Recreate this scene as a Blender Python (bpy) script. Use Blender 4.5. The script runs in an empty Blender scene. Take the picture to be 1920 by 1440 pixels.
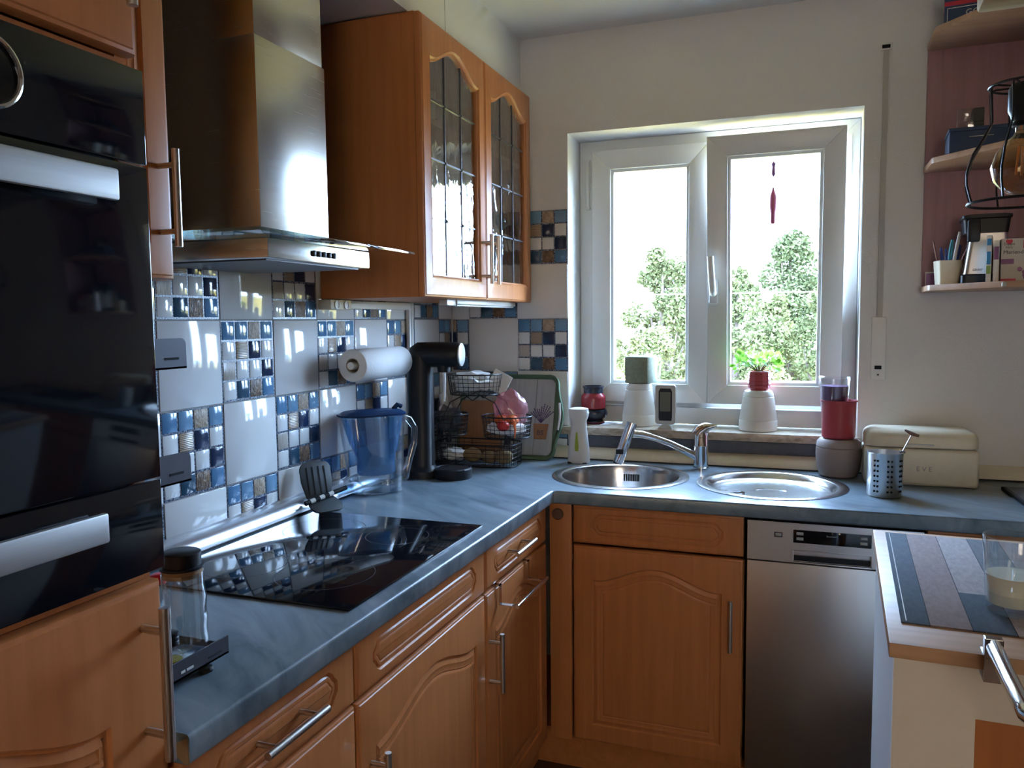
import bpy, bmesh, math, random
from mathutils import Vector, Matrix
R_ = math.radians; PI = math.pi
SC = bpy.context.scene
COL = SC.collection

# ------------------------------------------------------------------ camera
YAW, PITCH, ROLL = 0.3562, -0.0786, -0.0101
cd = bpy.data.cameras.new('camera'); cam = bpy.data.objects.new('camera', cd); COL.objects.link(cam)
_f = Vector((-math.sin(YAW)*math.cos(PITCH), math.cos(YAW)*math.cos(PITCH), math.sin(PITCH)))
_r = Vector((math.cos(YAW), math.sin(YAW), 0)); _u = _r.cross(_f)
_r2 = math.cos(ROLL)*_r + math.sin(ROLL)*_u; _u2 = -math.sin(ROLL)*_r + math.cos(ROLL)*_u
_m = Matrix((_r2, _u2, -_f)).transposed().to_4x4(); _m.translation = Vector((1.3138, -2.8631, 1.4088))
cam.matrix_world = _m
cd.sensor_width = 36; cd.lens = 36*1500.0/1920; cd.clip_start = 0.02; cd.clip_end = 200
SC.camera = cam

# ------------------------------------------------------------------ world, light, exposure
SKY = 62.0
w = bpy.data.worlds.new('sky'); SC.world = w; w.use_nodes = True
bg = w.node_tree.nodes['Background']; bg.inputs[0].default_value = (0.44, 0.64, 1.0, 1); bg.inputs[1].default_value = SKY
def portal(name, loc, rot, sx, sy):
    l = bpy.data.lights.new(name, 'AREA'); l.shape = 'RECTANGLE'; l.size = sx; l.size_y = sy
    l.cycles.is_portal = True
    o = bpy.data.objects.new(name, l); COL.objects.link(o); o.location = loc; o.rotation_euler = rot
portal('daylight_portal_kitchen_window', (0.97, 0.29, 1.56), (R_(-90), 0, 0), 1.0, 1.1)
portal('daylight_portal_added_rear_opening', (2.0, -5.39, 1.5), (R_(90), 0, 0), .9, 1.1)  # portal for the added rear opening that supplies fill light
vs = SC.view_settings
vs.view_transform = 'Standard'; vs.look = 'None'; vs.gamma = 1.0; vs.use_curve_mapping = False; vs.exposure = 0.0
SC.display_settings.display_device = 'sRGB'
cy = SC.cycles
cy.use_denoising = True
cy.use_adaptive_sampling = True; cy.adaptive_threshold = .03
cy.max_bounces = 8; cy.diffuse_bounces = 4; cy.glossy_bounces = 4; cy.transmission_bounces = 6; cy.transparent_max_bounces = 12
cy.caustics_reflective = False; cy.caustics_refractive = False; cy.sample_clamp_indirect = 12.0

# ------------------------------------------------------------------ materials
MATS = {}
def nmat(name):
    m = bpy.data.materials.new(name); m.use_nodes = True; nt = m.node_tree
    for n in list(nt.nodes): nt.nodes.remove(n)
    out = nt.nodes.new('ShaderNodeOutputMaterial'); MATS[name] = m
    return m, nt, out
def N(nt, t, **k):
    n = nt.nodes.new('ShaderNode'+t)
    for a, v in k.items():
        if a.startswith('_'): setattr(n, a[1:], v)
        else:
            n.inputs[a.replace('_', ' ')].default_value = v
    return n
def bsdf(nt, out, col, rough=.5, metal=0., spec=.5, **k):
    b = nt.nodes.new('ShaderNodeBsdfPrincipled')
    b.inputs['Base Color'].default_value = (*col, 1); b.inputs['Roughness'].default_value = rough
    b.inputs['Metallic'].default_value = metal; b.inputs['Specular IOR Level'].default_value = spec
    for a, v in k.items(): b.inputs[a.replace('_', ' ')].default_value = v
    nt.links.new(b.outputs[0], out.inputs[0]); return b
def bump(nt, b, src, strength=.2, dist=.01):
    bp = nt.nodes.new('ShaderNodeBump'); bp.inputs['Strength'].default_value = strength; bp.inputs['Distance'].default_value = dist
    nt.links.new(src, bp.inputs['Height']); nt.links.new(bp.outputs[0], b.inputs['Normal'])
def coords(nt, scale=(1, 1, 1), rot=(0, 0, 0), kind='Object'):
    tc = nt.nodes.new('ShaderNodeTexCoord'); mp = nt.nodes.new('ShaderNodeMapping')
    mp.inputs['Scale'].default_value = scale; mp.inputs['Rotation'].default_value = rot
    nt.links.new(tc.outputs[kind], mp.inputs[0]); return mp.outputs[0]
def noise(nt, vec, scale, detail=4, rough=.55, dist=0.):
    n = nt.nodes.new('ShaderNodeTexNoise'); n.inputs['Scale'].default_value = scale; n.inputs['Detail'].default_value = detail
    n.inputs['Roughness'].default_value = rough; n.inputs['Distortion'].default_value = dist
    nt.links.new(vec, n.inputs['Vector']); return n.outputs['Fac']
def ramp(nt, src, stops):
    r = nt.nodes.new('ShaderNodeValToRGB'); e = r.color_ramp.elements
    while len(e) < len(stops): e.new(.5)
    for i, (p, c) in enumerate(stops): e[i].position = p; e[i].color = (*c, 1)
    nt.links.new(src, r.inputs[0]); return r.outputs[0]
def simple(name, col, rough=.5, metal=0., spec=.5, nz=0., nscale=60, var=.0, **k):
    m, nt, out = nmat(name); b = bsdf(nt, out, col, rough, metal, spec, **k)
    v = coords(nt)
    f = noise(nt, v, nscale)
    if var:
        c = ramp(nt, f, [(.3, tuple(x*(1-var) for x in col)), (.7, tuple(min(1, x*(1+var)) for x in col))])
        nt.links.new(c, b.inputs['Base Color'])
    if nz: bump(nt, b, f, nz, .002)
    return m
def wood(name, c1, c2, rough=.4, scale=1., axis='z'):
    m, nt, out = nmat(name); b = bsdf(nt, out, c1, rough, 0, .35)
    s = {'z': (14, 14, .8), 'x': (.8, 14, 14), 'y': (14, .8, 14)}[axis]
    v = coords(nt, tuple(q*scale for q in s))
    f = noise(nt, v, 3.2, 6, .62, .35)
    c = ramp(nt, f, [(.28, c2), (.55, c1), (.8, tuple(min(1, x*1.12) for x in c1))])
    nt.links.new(c, b.inputs['Base Color']); bump(nt, b, f, .06, .002); return m
wood('beech', (.55, .205, .070), (.48, .172, .057), .36)
wood('beech_h', (.55, .205, .070), (.48, .172, .057), .36, axis='y')
wood('shelf_wood', (.50, .30, .19), (.42, .24, .15), .45, axis='x')
wood('shelf_back', (.44, .25, .28), (.38, .21, .235), .5)
wood('bar_wood', (.60, .37, .22), (.50, .29, .17), .4, axis='x')
wood('pale_wood', (.62, .50, .34), (.50, .38, .24), .6, axis='x')
wood('board_wood', (.36, .18, .09), (.28, .13, .06), .5)
wood('grey_board', (.44, .46, .47), (.36, .38, .39), .5)
simple('white_plaster', (.80, .79, .775), .9, nz=.5, nscale=220)
simple('ceiling_paint', (.80, .79, .76), .95, nz=.3, nscale=180)
simple('white_pvc', (.80, .82, .82), .32)
simple('white_plastic', (.82, .82, .80), .35)
simple('cream', (.76, .68, .52), .42, var=.03)
simple('white_board', (.80, .74, .66), .6)
simple('black_plastic', (.010, .011, .014), .45, spec=.35)
simple('black_gloss', (.006, .007, .010), .05, spec=.5)
simple('oven_glass', (.006, .007, .011), .06, spec=.45)
simple('dark_metal', (.10, .10, .115), .42, .6)
simple('black_wire', (.015, .015, .018), .4, .3)
simple('chrome', (.75, .76, .78), .1, 1.)
simple('steel_handle', (.62, .58, .54), .28, 1.)
simple('red_glaze', (.33, .035, .045), .25)
simple('red_pot', (.42, .045, .06), .45)
simple('navy_glaze', (.02, .025, .045), .2)
simple('taupe', (.36, .30, .29), .5, nz=.15, nscale=400)
simple('pale_ceramic', (.80, .79, .74), .35)
simple('sage', (.23, .26, .18), .75, nz=.4, nscale=120, var=.15)
def leafy():
    m, nt, out = nmat('leaf_green'); b = bsdf(nt, out, (.09, .26, .035), .35)
    tr = nt.nodes.new('ShaderNodeBsdfTranslucent'); tr.inputs[0].default_value = (.20, .42, .05, 1); mx = nt.nodes.new('ShaderNodeMixShader'); mx.inputs[0].default_value = .4
    nt.links.new(b.outputs[0], mx.inputs[1]); nt.links.new(tr.outputs[0], mx.inputs[2]); nt.links.new(mx.outputs[0], out.inputs[0])
leafy()
simple('stem_green', (.22, .20, .08), .6)
simple('soil', (.05, .035, .025), .95, nz=.6)
simple('paper', (.84, .84, .82), .9, nz=.35, nscale=160)
simple('cardboard', (.45, .36, .26), .9)
simple('orange_fruit', (.75, .16, .04), .45, nz=.2, nscale=200)
simple('red_fruit', (.55, .03, .03), .4)
simple('potato', (.32, .22, .11), .85, nz=.4, var=.2)
simple('blue_box', (.025, .05, .13), .6)
simple('red_print', (.55, .02, .05), .5)
simple('purple_print', (.25, .09, .25), .5)
simple('dark_print', (.05, .045, .07), .6)
simple('white_print', (.80, .80, .80), .6)
simple('blue_print', (.03, .30, .65), .5)
simple('green_print', (.30, .50, .15), .5)
simple('box_card', (.62, .58, .54), .6)
simple('lime', (.40, .50, .05), .5)
simple('lcd', (.16, .17, .14), .25)
simple('silver_plastic', (.52, .52, .50), .4, .3)
simple('milk', (.80, .80, .70), .3)
simple('olive_oil', (.30, .26, .02), .2)
simple('red_cap', (.75, .01, .02), .35)
simple('cork', (.30, .19, .10), .8)
simple('purple_wax', (.17, .05, .14), .5)
simple('dark_grey_panel', (.085, .09, .105), .55, var=.1)
simple('grey_rib', (.050, .060, .066), .5)
simple('green_rim', (.10, .17, .10), .4)
simple('lavender', (.10, .07, .17), .8)
simple('floor_tile', (.10, .05, .028), .35, var=.2, nscale=8)
simple('rubber', (.02, .02, .02), .7)
simple('pink', (.55, .12, .22), .5)
simple('teal_pen', (.05, .30, .36), .5)
simple('blue_pen', (.03, .06, .25), .5)
simple('brown_pen', (.25, .10, .08), .5)
simple('strap', (.52, .50, .46), .9)
simple('strap_slot', (.01, .01, .01), .9)
simple('copper_filament', (.70, .28, .10), .4, .6)
simple('bark', (.10, .07, .05), .9)
simple('lawn', (.34, .22, .05), .95, 0., 0., var=.35, nscale=3)
simple('foliage', (.090, .094, .040), .9, 0., 0., var=.3, nscale=2)
simple('foliage_pale', (.105, .105, .043), .9, 0., 0., var=.3, nscale=2)
simple('foliage_dark', (.070, .077, .034), .9, 0., 0., var=.3, nscale=2)
simple('cable_white', (.8, .8, .8), .6)
simple('tan_paint', (.20, .15, .11), .9)
def curtain():  # translucent cloth, added to turn the rear daylight into warm fill
    m, nt, out = nmat('fill_curtain_cloth'); tr = nt.nodes.new('ShaderNodeBsdfTranslucent'); tr.inputs[0].default_value = (.78, .47, .25, 1)
    d = nt.nodes.new('ShaderNodeBsdfDiffuse'); d.inputs[0].default_value = (.75, .6, .42, 1); mx = nt.nodes.new('ShaderNodeMixShader'); mx.inputs[0].default_value = .45
    nt.links.new(tr.outputs[0], mx.inputs[1]); nt.links.new(d.outputs[0], mx.inputs[2]); nt.links.new(mx.outputs[0], out.inputs[0])
curtain()
simple('patina_brown', (.16, .08, .05), .6)
simple('outside_wall', (.7, .68, .62), .9)
# tile glazes
def glaze(name, col, rough=.06, ripple=.06, rs=9, spec=.5):
    m, nt, out = nmat(name); b = bsdf(nt, out, col, rough, 0, spec)
    bump(nt, b, noise(nt, coords(nt), rs, 3), ripple, .004); return m
glaze('tile_white', (.80, .80, .78), .07, .05, 7)
glaze('mz_white', (.78, .79, .78), .08, .12, 40)
glaze('mz_blue', (.10, .24, .42), .10, .14, 40)
glaze('mz_light', (.17, .33, .50), .10, .14, 40)
glaze('mz_navy', (.018, .035, .085), .10, .14, 40)
glaze('mz_teal', (.03, .085, .14), .10, .14, 40)
def stripes(name, c1, c2, axis, sc=170, bstr=.5):
    m, nt, out = nmat(name); b = bsdf(nt, out, c1, .25, 0, .5)
    wv = nt.nodes.new('ShaderNodeTexWave'); wv.wave_type = 'BANDS'; wv.bands_direction = axis
    wv.inputs['Scale'].default_value = sc/6.; wv.inputs['Distortion'].default_value = 1.5; wv.inputs['Detail'].default_value = 2
    nt.links.new(coords(nt), wv.inputs['Vector'])
    nt.links.new(ramp(nt, wv.outputs['Fac'], [(.2, c2), (.8, c1)]), b.inputs['Base Color']); bump(nt, b, wv.outputs['Fac'], bstr, .002); return m
stripes('mz_tan', (.50, .39, .28), (.28, .19, .12), 'Z', 460, .35)
stripes('mz_stripe', (.62, .57, .50), (.36, .31, .26), 'X', 520, .3)
def rocky(name, c1, c2):
    m, nt, out = nmat(name); b = bsdf(nt, out, c1, .35, 0, .5)
    f = noise(nt, coords(nt, (1, 1, .5)), 110, 4, .6, 1.2)
    nt.links.new(ramp(nt, f, [(.35, c2), (.65, c1)]), b.inputs['Base Color']); bump(nt, b, f, 1., .004); return m
rocky('mz_beige', (.58, .47, .34), (.30, .21, .13)); rocky('mz_brown', (.30, .18, .09), (.07, .035, .02))
def lace():
    m, nt, out = nmat('lace_grout'); b = bsdf(nt, out, (.1, .1, .2), .3)
    v = nt.nodes.new('ShaderNodeTexVoronoi'); v.feature = 'DISTANCE_TO_EDGE'; v.inputs['Scale'].default_value = 150
    nt.links.new(coords(nt), v.inputs['Vector'])
    nt.links.new(ramp(nt, v.outputs['Distance'], [(.03, (.34, .40, .46)), (.11, (.015, .025, .065))]), b.inputs['Base Color'])
lace()
simple('grout', (.34, .33, .31), .9, nz=.3)
# worktop: blue-grey streaked laminate
def worktop_mat():
    m, nt, out = nmat('worktop_stone'); b = bsdf(nt, out, (.1, .14, .17), .3, 0, .5)
    v = coords(nt, (1, 1, 1), (0, 0, R_(35)))
    mp = nt.nodes.new('ShaderNodeMapping'); mp.inputs['Scale'].default_value = (2.2, 9, 5); nt.links.new(v, mp.inputs[0])
    f = noise(nt, mp.outputs[0], 1.6, 7, .6, .9)
    c = ramp(nt, f, [(.27, (.065, .098, .128)), (.44, (.14, .19, .23)), (.6, (.20, .255, .30)), (.78, (.29, .34, .385))])
    nt.links.new(c, b.inputs['Base Color'])
    bump(nt, b, noise(nt, coords(nt), 260), .12, .001)
worktop_mat()
def brushed(name, col, rough, axis=(1, 1, 60), amount=.25):
    m, nt, out = nmat(name); b = bsdf(nt, out, col, rough, 1.)
    f = noise(nt, coords(nt, axis), 8, 3)
    mr = nt.nodes.new('ShaderNodeMapRange'); mr.inputs[3].default_value = rough*(1-amount); mr.inputs[4].default_value = rough*(1+amount)
    nt.links.new(f, mr.inputs[0]); nt.links.new(mr.outputs[0], b.inputs['Roughness'])
    return m
brushed('steel', (.74, .71, .69), .32, (9, 9, .6), .10); brushed('steel_hood', (.62, .60, .56), .25, (1, 1, 60)); brushed('steel_sink', (.62, .62, .62), .20, (30, 30, 30))
brushed('alu_profile', (.80, .82, .85), .30, (1, 1, 40)); brushed('oven_alu', (.46, .445, .425), .55, (1, 1, 60))
def stone_sill():
    m, nt, out = nmat('sill_marble'); b = bsdf(nt, out, (.5, .42, .32), .25)
    f = noise(nt, coords(nt, (3, 5, 8)), 7, 8, .65, .6)
    nt.links.new(ramp(nt, f, [(.3, (.30, .22, .15)), (.5, (.56, .47, .36)), (.7, (.66, .58, .47))]), b.inputs['Base Color'])
stone_sill()
def clear(name, tint=(1, 1, 1), gl=.08, rough=.02, ripple=0, rs=30, mix=None):
    m, nt, out = nmat(name)
    t = nt.nodes.new('ShaderNodeBsdfTransparent'); t.inputs[0].default_value = (*tint, 1)
    g = nt.nodes.new('ShaderNodeBsdfGlossy'); g.inputs['Roughness'].default_value = rough; g.inputs[0].default_value = (1, 1, 1, 1)
    fr = nt.nodes.new('ShaderNodeLayerWeight'); fr.inputs[0].default_value = .5
    mx = nt.nodes.new('ShaderNodeMixShader')
    pw = nt.nodes.new('ShaderNodeMath'); pw.operation = 'POWER'; pw.inputs[1].default_value = 4.; nt.links.new(fr.outputs['Facing'], pw.inputs[0])
    mul = nt.nodes.new('ShaderNodeMath'); mul.operation = 'ADD'; mul.inputs[1].default_value = .04+gl; mul.use_clamp = True
    nt.links.new(pw.outputs[0], mul.inputs[0]); nt.links.new(mul.outputs[0], mx.inputs[0])
    nt.links.new(t.outputs[0], mx.inputs[1]); nt.links.new(g.outputs[0], mx.inputs[2])
    last = mx.outputs[0]
    if mix:
        d = nt.nodes.new('ShaderNodeBsdfDiffuse'); d.inputs[0].default_value = (*mix[0], 1)
        m2 = nt.nodes.new('ShaderNodeMixShader'); m2.inputs[0].default_value = mix[1]
        nt.links.new(last, m2.inputs[1]); nt.links.new(d.outputs[0], m2.inputs[2]); last = m2.outputs[0]
    if ripple:
        f = noise(nt, coords(nt, (1, 1, .35)), rs, 3, .5, .8)
        bp = nt.nodes.new('ShaderNodeBump'); bp.inputs['Strength'].default_value = ripple; bp.inputs['Distance'].default_value = .01
        nt.links.new(f, bp.inputs['Height']); nt.links.new(bp.outputs[0], g.inputs['Normal']); nt.links.new(bp.outputs[0], fr.inputs['Normal'])
    nt.links.new(last, out.inputs[0]); return m
clear('window_glass', (.98, 1, .99), 0., .0)
clear('antique_glass', (.72, .74, .70), .14, .03, .35, 26)
clear('clear_glass', (.95, .97, .97), .03, .02)
clear('clear_plastic', (.93, .95, .97), .04, .05)
clear('blue_plastic', (.42, .68, .92), .03, .10, mix=((.10, .30, .58), .38))
clear('blue_lid', (.03, .07, .16), .05, .12, mix=((.02, .05, .13), .8))
clear('hood_glass', (.70, .80, .77), .02, .0)
clear('pink_bag', (.97, .72, .76), .05, .15, mix=((.85, .42, .48), .30))
clear('dark_bag', (.70, .68, .70), .05, .2, mix=((.08, .08, .09), .22))
clear('smoked_bulb', (.86, .74, .55), .03, .0)
clear('water', (.86, .93, .97), .03, .0)
# placemat print: planks
def placemat_mat():
    m, nt, out = nmat('placemat_print'); b = bsdf(nt, out, (.2, .2, .22), .9, 0, .25)
    f = noise(nt, coords(nt, (26, 9, 6)), 5, 7, .75)
    tc = nt.nodes.new('ShaderNodeTexCoord'); sp = nt.nodes.new('ShaderNodeSeparateXYZ'); nt.links.new(tc.outputs['Object'], sp.inputs[0])
    def M(op, a, c=0.):
        n = nt.nodes.new('ShaderNodeMath'); n.operation = op
        for i, v in enumerate((a, c)):
            if isinstance(v, (int, float)): n.inputs[i].default_value = v
            else: nt.links.new(v, n.inputs[i])
        return n.outputs[0]
    col = M('DIVIDE', M('ADD', sp.outputs['X'], .016), .050); idx = M('DIVIDE', M('ADD', M('FLOOR', col), .5), 8.)
    D, PK, LP, G = (.095, .12, .155), (.36, .275, .265), (.46, .40, .40), (.17, .18, .20)
    def planks(cols):
        o = ramp(nt, idx, [(i/8., c) for i, c in enumerate(cols)]); o.node.color_ramp.interpolation = 'CONSTANT'; return o
    mr = nt.nodes.new('ShaderNodeMix'); mr.data_type = 'RGBA'
    nt.links.new(M('LESS_THAN', sp.outputs['Y'], -.33), mr.inputs[0])
    nt.links.new(planks([D, PK, LP, G, PK, D, LP, G]), mr.inputs[6]); nt.links.new(planks([D, PK, D, LP, G, PK, D, LP]), mr.inputs[7])
    base = mr.outputs[2]
    edge = M('LESS_THAN', M('FRACT', col), .022)
    mx = nt.nodes.new('ShaderNodeMix'); mx.data_type = 'RGBA'; mx.blend_type = 'MULTIPLY'; mx.inputs[0].default_value = .9
    nt.links.new(base, mx.inputs[6]); nt.links.new(ramp(nt, f, [(.3, (.62, .62, .62)), (.65, (1., 1., 1.))]), mx.inputs[7])
    m2 = nt.nodes.new('ShaderNodeMix'); m2.data_type = 'RGBA'; nt.links.new(edge, m2.inputs[0]); nt.links.new(mx.outputs[2], m2.inputs[6]); m2.inputs[7].default_value = (.02, .02, .025, 1)
    nt.links.new(m2.outputs[2], b.inputs['Base Color']); bump(nt, b, f, .4, .001)
placemat_mat()

# ------------------------------------------------------------------ mesh helpers
class MB:
    def __init__(s): s.bm = bmesh.new(); s.smooth = []
    def box(s, x0, x1, y0, y1, z0, z1, bev=0., seg=2, M=None):
        vs = [s.bm.verts.new((x, y, z)) for x in (x0, x1) for y in (y0, y1) for z in (z0, z1)]
        fs = [s.bm.faces.new([vs[i] for i in f]) for f in ((0, 1, 3, 2), (4, 6, 7, 5), (0, 4, 5, 1), (2, 3, 7, 6), (0, 2, 6, 4), (1, 5, 7, 3))]
        if bev:
            es = list({e for f in fs for e in f.edges})
            r = bmesh.ops.bevel(s.bm, geom=es, offset=bev, segments=seg, profile=.5, affect='EDGES')
            vs = list({v for f in r['faces'] for v in f.verts} | {v for v in vs if v.is_valid})
        if M: bmesh.ops.transform(s.bm, matrix=M, verts=vs)
        return s
    def rings(s, rings, close=True, cap0=False, cap1=False):
        rv = [[s.bm.verts.new(p) for p in r] for r in rings]
        n = len(rv[0])
        for a, b in zip(rv[:-1], rv[1:]):
            for i in range(n if close else n-1):
                j = (i+1) % n
                try: s.bm.faces.new((a[i], a[j], b[j], b[i]))
                except ValueError: pass
        if cap0: s.bm.faces.new(list(reversed(rv[0])))
        if cap1: s.bm.faces.new(rv[-1])
        return s
    def lathe(s, prof, c=(0, 0, 0), n=32, axis='z', cap0=True, cap1=True, sx=1., sy=1.):
        rr = []
        for r, h in prof:
            ring = []
            for i in range(n):
                a = 2*PI*i/n; x, y = r*math.cos(a)*sx, r*math.sin(a)*sy
                p = {'z': (x, y, h), 'x': (h, x, y), 'y': (y, h, x)}[axis]
                ring.append((c[0]+p[0], c[1]+p[1], c[2]+p[2]))
            rr.append(ring)
        return s.rings(rr, True, cap0, cap1)
    def tube(s, pts, r, n=8, closed=False, caps=True, rs=None):
        P = [Vector(p) for p in pts]; m = len(P); rr = []; up = None
        for i in range(m):
            if closed: t = P[(i+1) % m]-P[i-1]
            else: t = P[min(i+1, m-1)]-P[max(i-1, 0)]
            t.normalize()
            if up is None:
                up = Vector((0, 0, 1)) if abs(t.z) < .9 else Vector((1, 0, 0))
            a = t.cross(up)
            if a.length < 1e-5: a = t.cross(Vector((0, 1, 0)))
            a.normalize(); up = a.cross(t).normalized()
            q = rs[i] if rs else r
            rr.append([tuple(P[i]+q*(math.cos(2*PI*k/n)*a+math.sin(2*PI*k/n)*up)) for k in range(n)])
        if closed: rr.append(rr[0]); return s.rings(rr)
        return s.rings(rr, True, caps, caps)
    def cyl(s, a, b, r, n=14, r2=None):
        return s.tube([a, b], r, n, rs=[r, r if r2 is None else r2])
    def prism(s, poly, h0, h1, plane='xy', bev=0.):
        def P(a, b, h): return {'xy': (a, b, h), 'xz': (a, h, b), 'yz': (h, a, b)}[plane]
        A = [s.bm.verts.new(P(*p, h0)) for p in poly]; B = [s.bm.verts.new(P(*p, h1)) for p in poly]; n = len(poly)
        fs = [s.bm.faces.new(list(reversed(A))), s.bm.faces.new(B)]
        for i in range(n): fs.append(s.bm.faces.new((A[i], A[(i+1) % n], B[(i+1) % n], B[i])))
        if bev:
            bmesh.ops.bevel(s.bm, geom=list({e for f in fs for e in f.edges}), offset=bev, segments=2, profile=.5, affect='EDGES')
        return s
    def sphere(s, c, r, u=16, v=10, sc=(1, 1, 1)):
        bmesh.ops.create_uvsphere(s.bm, u_segments=u, v_segments=v, radius=r, matrix=Matrix.Translation(c) @ Matrix.Diagonal((*sc, 1)))
        return s
    def mesh(s, name, mat, smooth=True, ang=40):
        bmesh.ops.remove_doubles(s.bm, verts=s.bm.verts, dist=1e-6)
        bmesh.ops.recalc_face_normals(s.bm, faces=s.bm.faces)
        me = bpy.data.meshes.new(name)
        if smooth:
            ca = R_(ang)
            for f in s.bm.faces: f.smooth = True
            for e in s.bm.edges:
                if len(e.link_faces) == 2 and e.calc_face_angle(0) > ca: e.smooth = False
        s.bm.to_mesh(me); s.bm.free()
        me.materials.append(MATS[mat]); return me
    def build(s, name, mat, parent=None, smooth=True, ang=40, **k):
        return link(name, s.mesh(name, mat, smooth, ang), parent, **k)
def link(name, data, parent=None, loc=None, rot=None, label=None):
    o = bpy.data.objects.new(name, data); COL.objects.link(o)
    if parent is not None: o.parent = parent
    if loc is not None: o.location = loc
    if rot is not None: o.rotation_euler = rot
    if label: o['label'] = label
    return o
def thing(name, label, cat, loc=(0, 0, 0), rz=0., group=None):
    o = link(name, None, loc=loc, rot=(0, 0, rz)); o.empty_display_size = .02
    o['label'] = label; o['category'] = cat
    if group: o['group'] = group
    return o
def tag(o, label, cat, group=None):
    o['label'] = label; o['category'] = cat
    if group: o['group'] = group
    return o
def struct(o, label=None):
    o['kind'] = 'structure'
    if label: o['label'] = label
    return o
def B(*a, **k): return MB().box(*a, **k)
def text(name, body, size, mat, parent, loc, rot, depth=.0004, align='CENTER'):
    cu = bpy.data.curves.new(name, 'FONT'); cu.body = body; cu.size = size; cu.extrude = depth; cu.align_x = align; cu.align_y = 'CENTER'
    cu.resolution_u = 2
    t = bpy.data.objects.new(name, cu); COL.objects.link(t)
    dg = bpy.context.evaluated_depsgraph_get(); me = bpy.data.meshes.new_from_object(t.evaluated_get(dg))
    bpy.data.objects.remove(t); me.materials.clear(); me.materials.append(MATS[mat])
    return link(name, me, parent, loc=loc, rot=rot)
def arc(cx, cz, r, a0, a1, n):
    return [(cx+r*math.cos(R_(a0+(a1-a0)*i/n)), cz+r*math.sin(R_(a0+(a1-a0)*i/n))) for i in range(n+1)]
def rrect(x0, x1, y0, y1, r, n=5):
    return arc(x1-r, y0+r, r, -90, 0, n)+arc(x1-r, y1-r, r, 0, 90, n)+arc(x0+r, y1-r, r, 90, 180, n)+arc(x0+r, y0+r, r, 180, 270, n)
RNG = random.Random(7)

# ------------------------------------------------------------------ setting: shell
struct(B(-.3, 3.6, -5.5, .3, -.1, 0).build('floor', 'floor_tile', smooth=False), 'brown kitchen floor')
struct(B(-.3, 3.6, -5.5, .3, 2.4405, 2.6).build('ceiling', 'ceiling_paint', smooth=False), 'white painted ceiling')
wl = struct(B(-.3, -.003, -5.5, .3, 0, 2.4405).build('wall_left', 'grout', smooth=False), 'tiled wall behind the hob')
WX0, WX1, WZ0, WZ1 = .473, 1.467, .985, 2.088
m = MB()
m.box(-.003, WX0, .003, .30, 0, 2.4405); m.box(WX1, 3.6, .003, .30, 0, 2.4405)
m.box(WX0, WX1, .003, .30, 0, WZ0); m.box(WX0, WX1, .003, .30, WZ1, 2.4405)
wb = struct(m.build('wall_back', 'white_plaster', smooth=False), 'white plastered wall with the kitchen window')
struct(B(3.4, 3.6, -5.2, .003, 0, 2.4405).build('wall_right', 'tan_paint', smooth=False))
m = MB()
RX0, RX1, RZ0, RZ1 = 1.55, 2.45, .95, 2.05  # rear opening added behind the camera to let in fill light
m.box(-.003, RX0, -5.4, -5.2, 0, 2.4405); m.box(RX1, 3.4, -5.4, -5.2, 0, 2.4405)
m.box(RX0, RX1, -5.4, -5.2, 0, RZ0); m.box(RX0, RX1, -5.4, -5.2, RZ1, 2.4405)
struct(m.build('wall_front', 'tan_paint', smooth=False))
cv = [(RX0-.1+i*.01, -5.17+.012*math.sin(i*.9), 0) for i in range(int((RX1-RX0+.2)/.01)+1)]
m = MB().rings([[(x, y, .85) for x, y, _ in cv], [(x, y, 2.15) for x, y, _ in cv]], close=False)
tag(m.build('fill_light_curtain', 'fill_curtain_cloth'), 'added warm cream curtain tinting the fill light from the unseen rear opening', 'curtain')  # unseen curtain, added only to warm the fill light
struct(B(-.003, .293, -2.72, .003, 2.236, 2.4405).build('trim_1', 'white_plaster', smooth=False), 'white boxed soffit above the wall cabinets')
B(.2935, .2938, -.656, -.6525, 2.236, 2.4405).build('seam', 'grout', bpy.data.objects['trim_1'], smooth=False)

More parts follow.
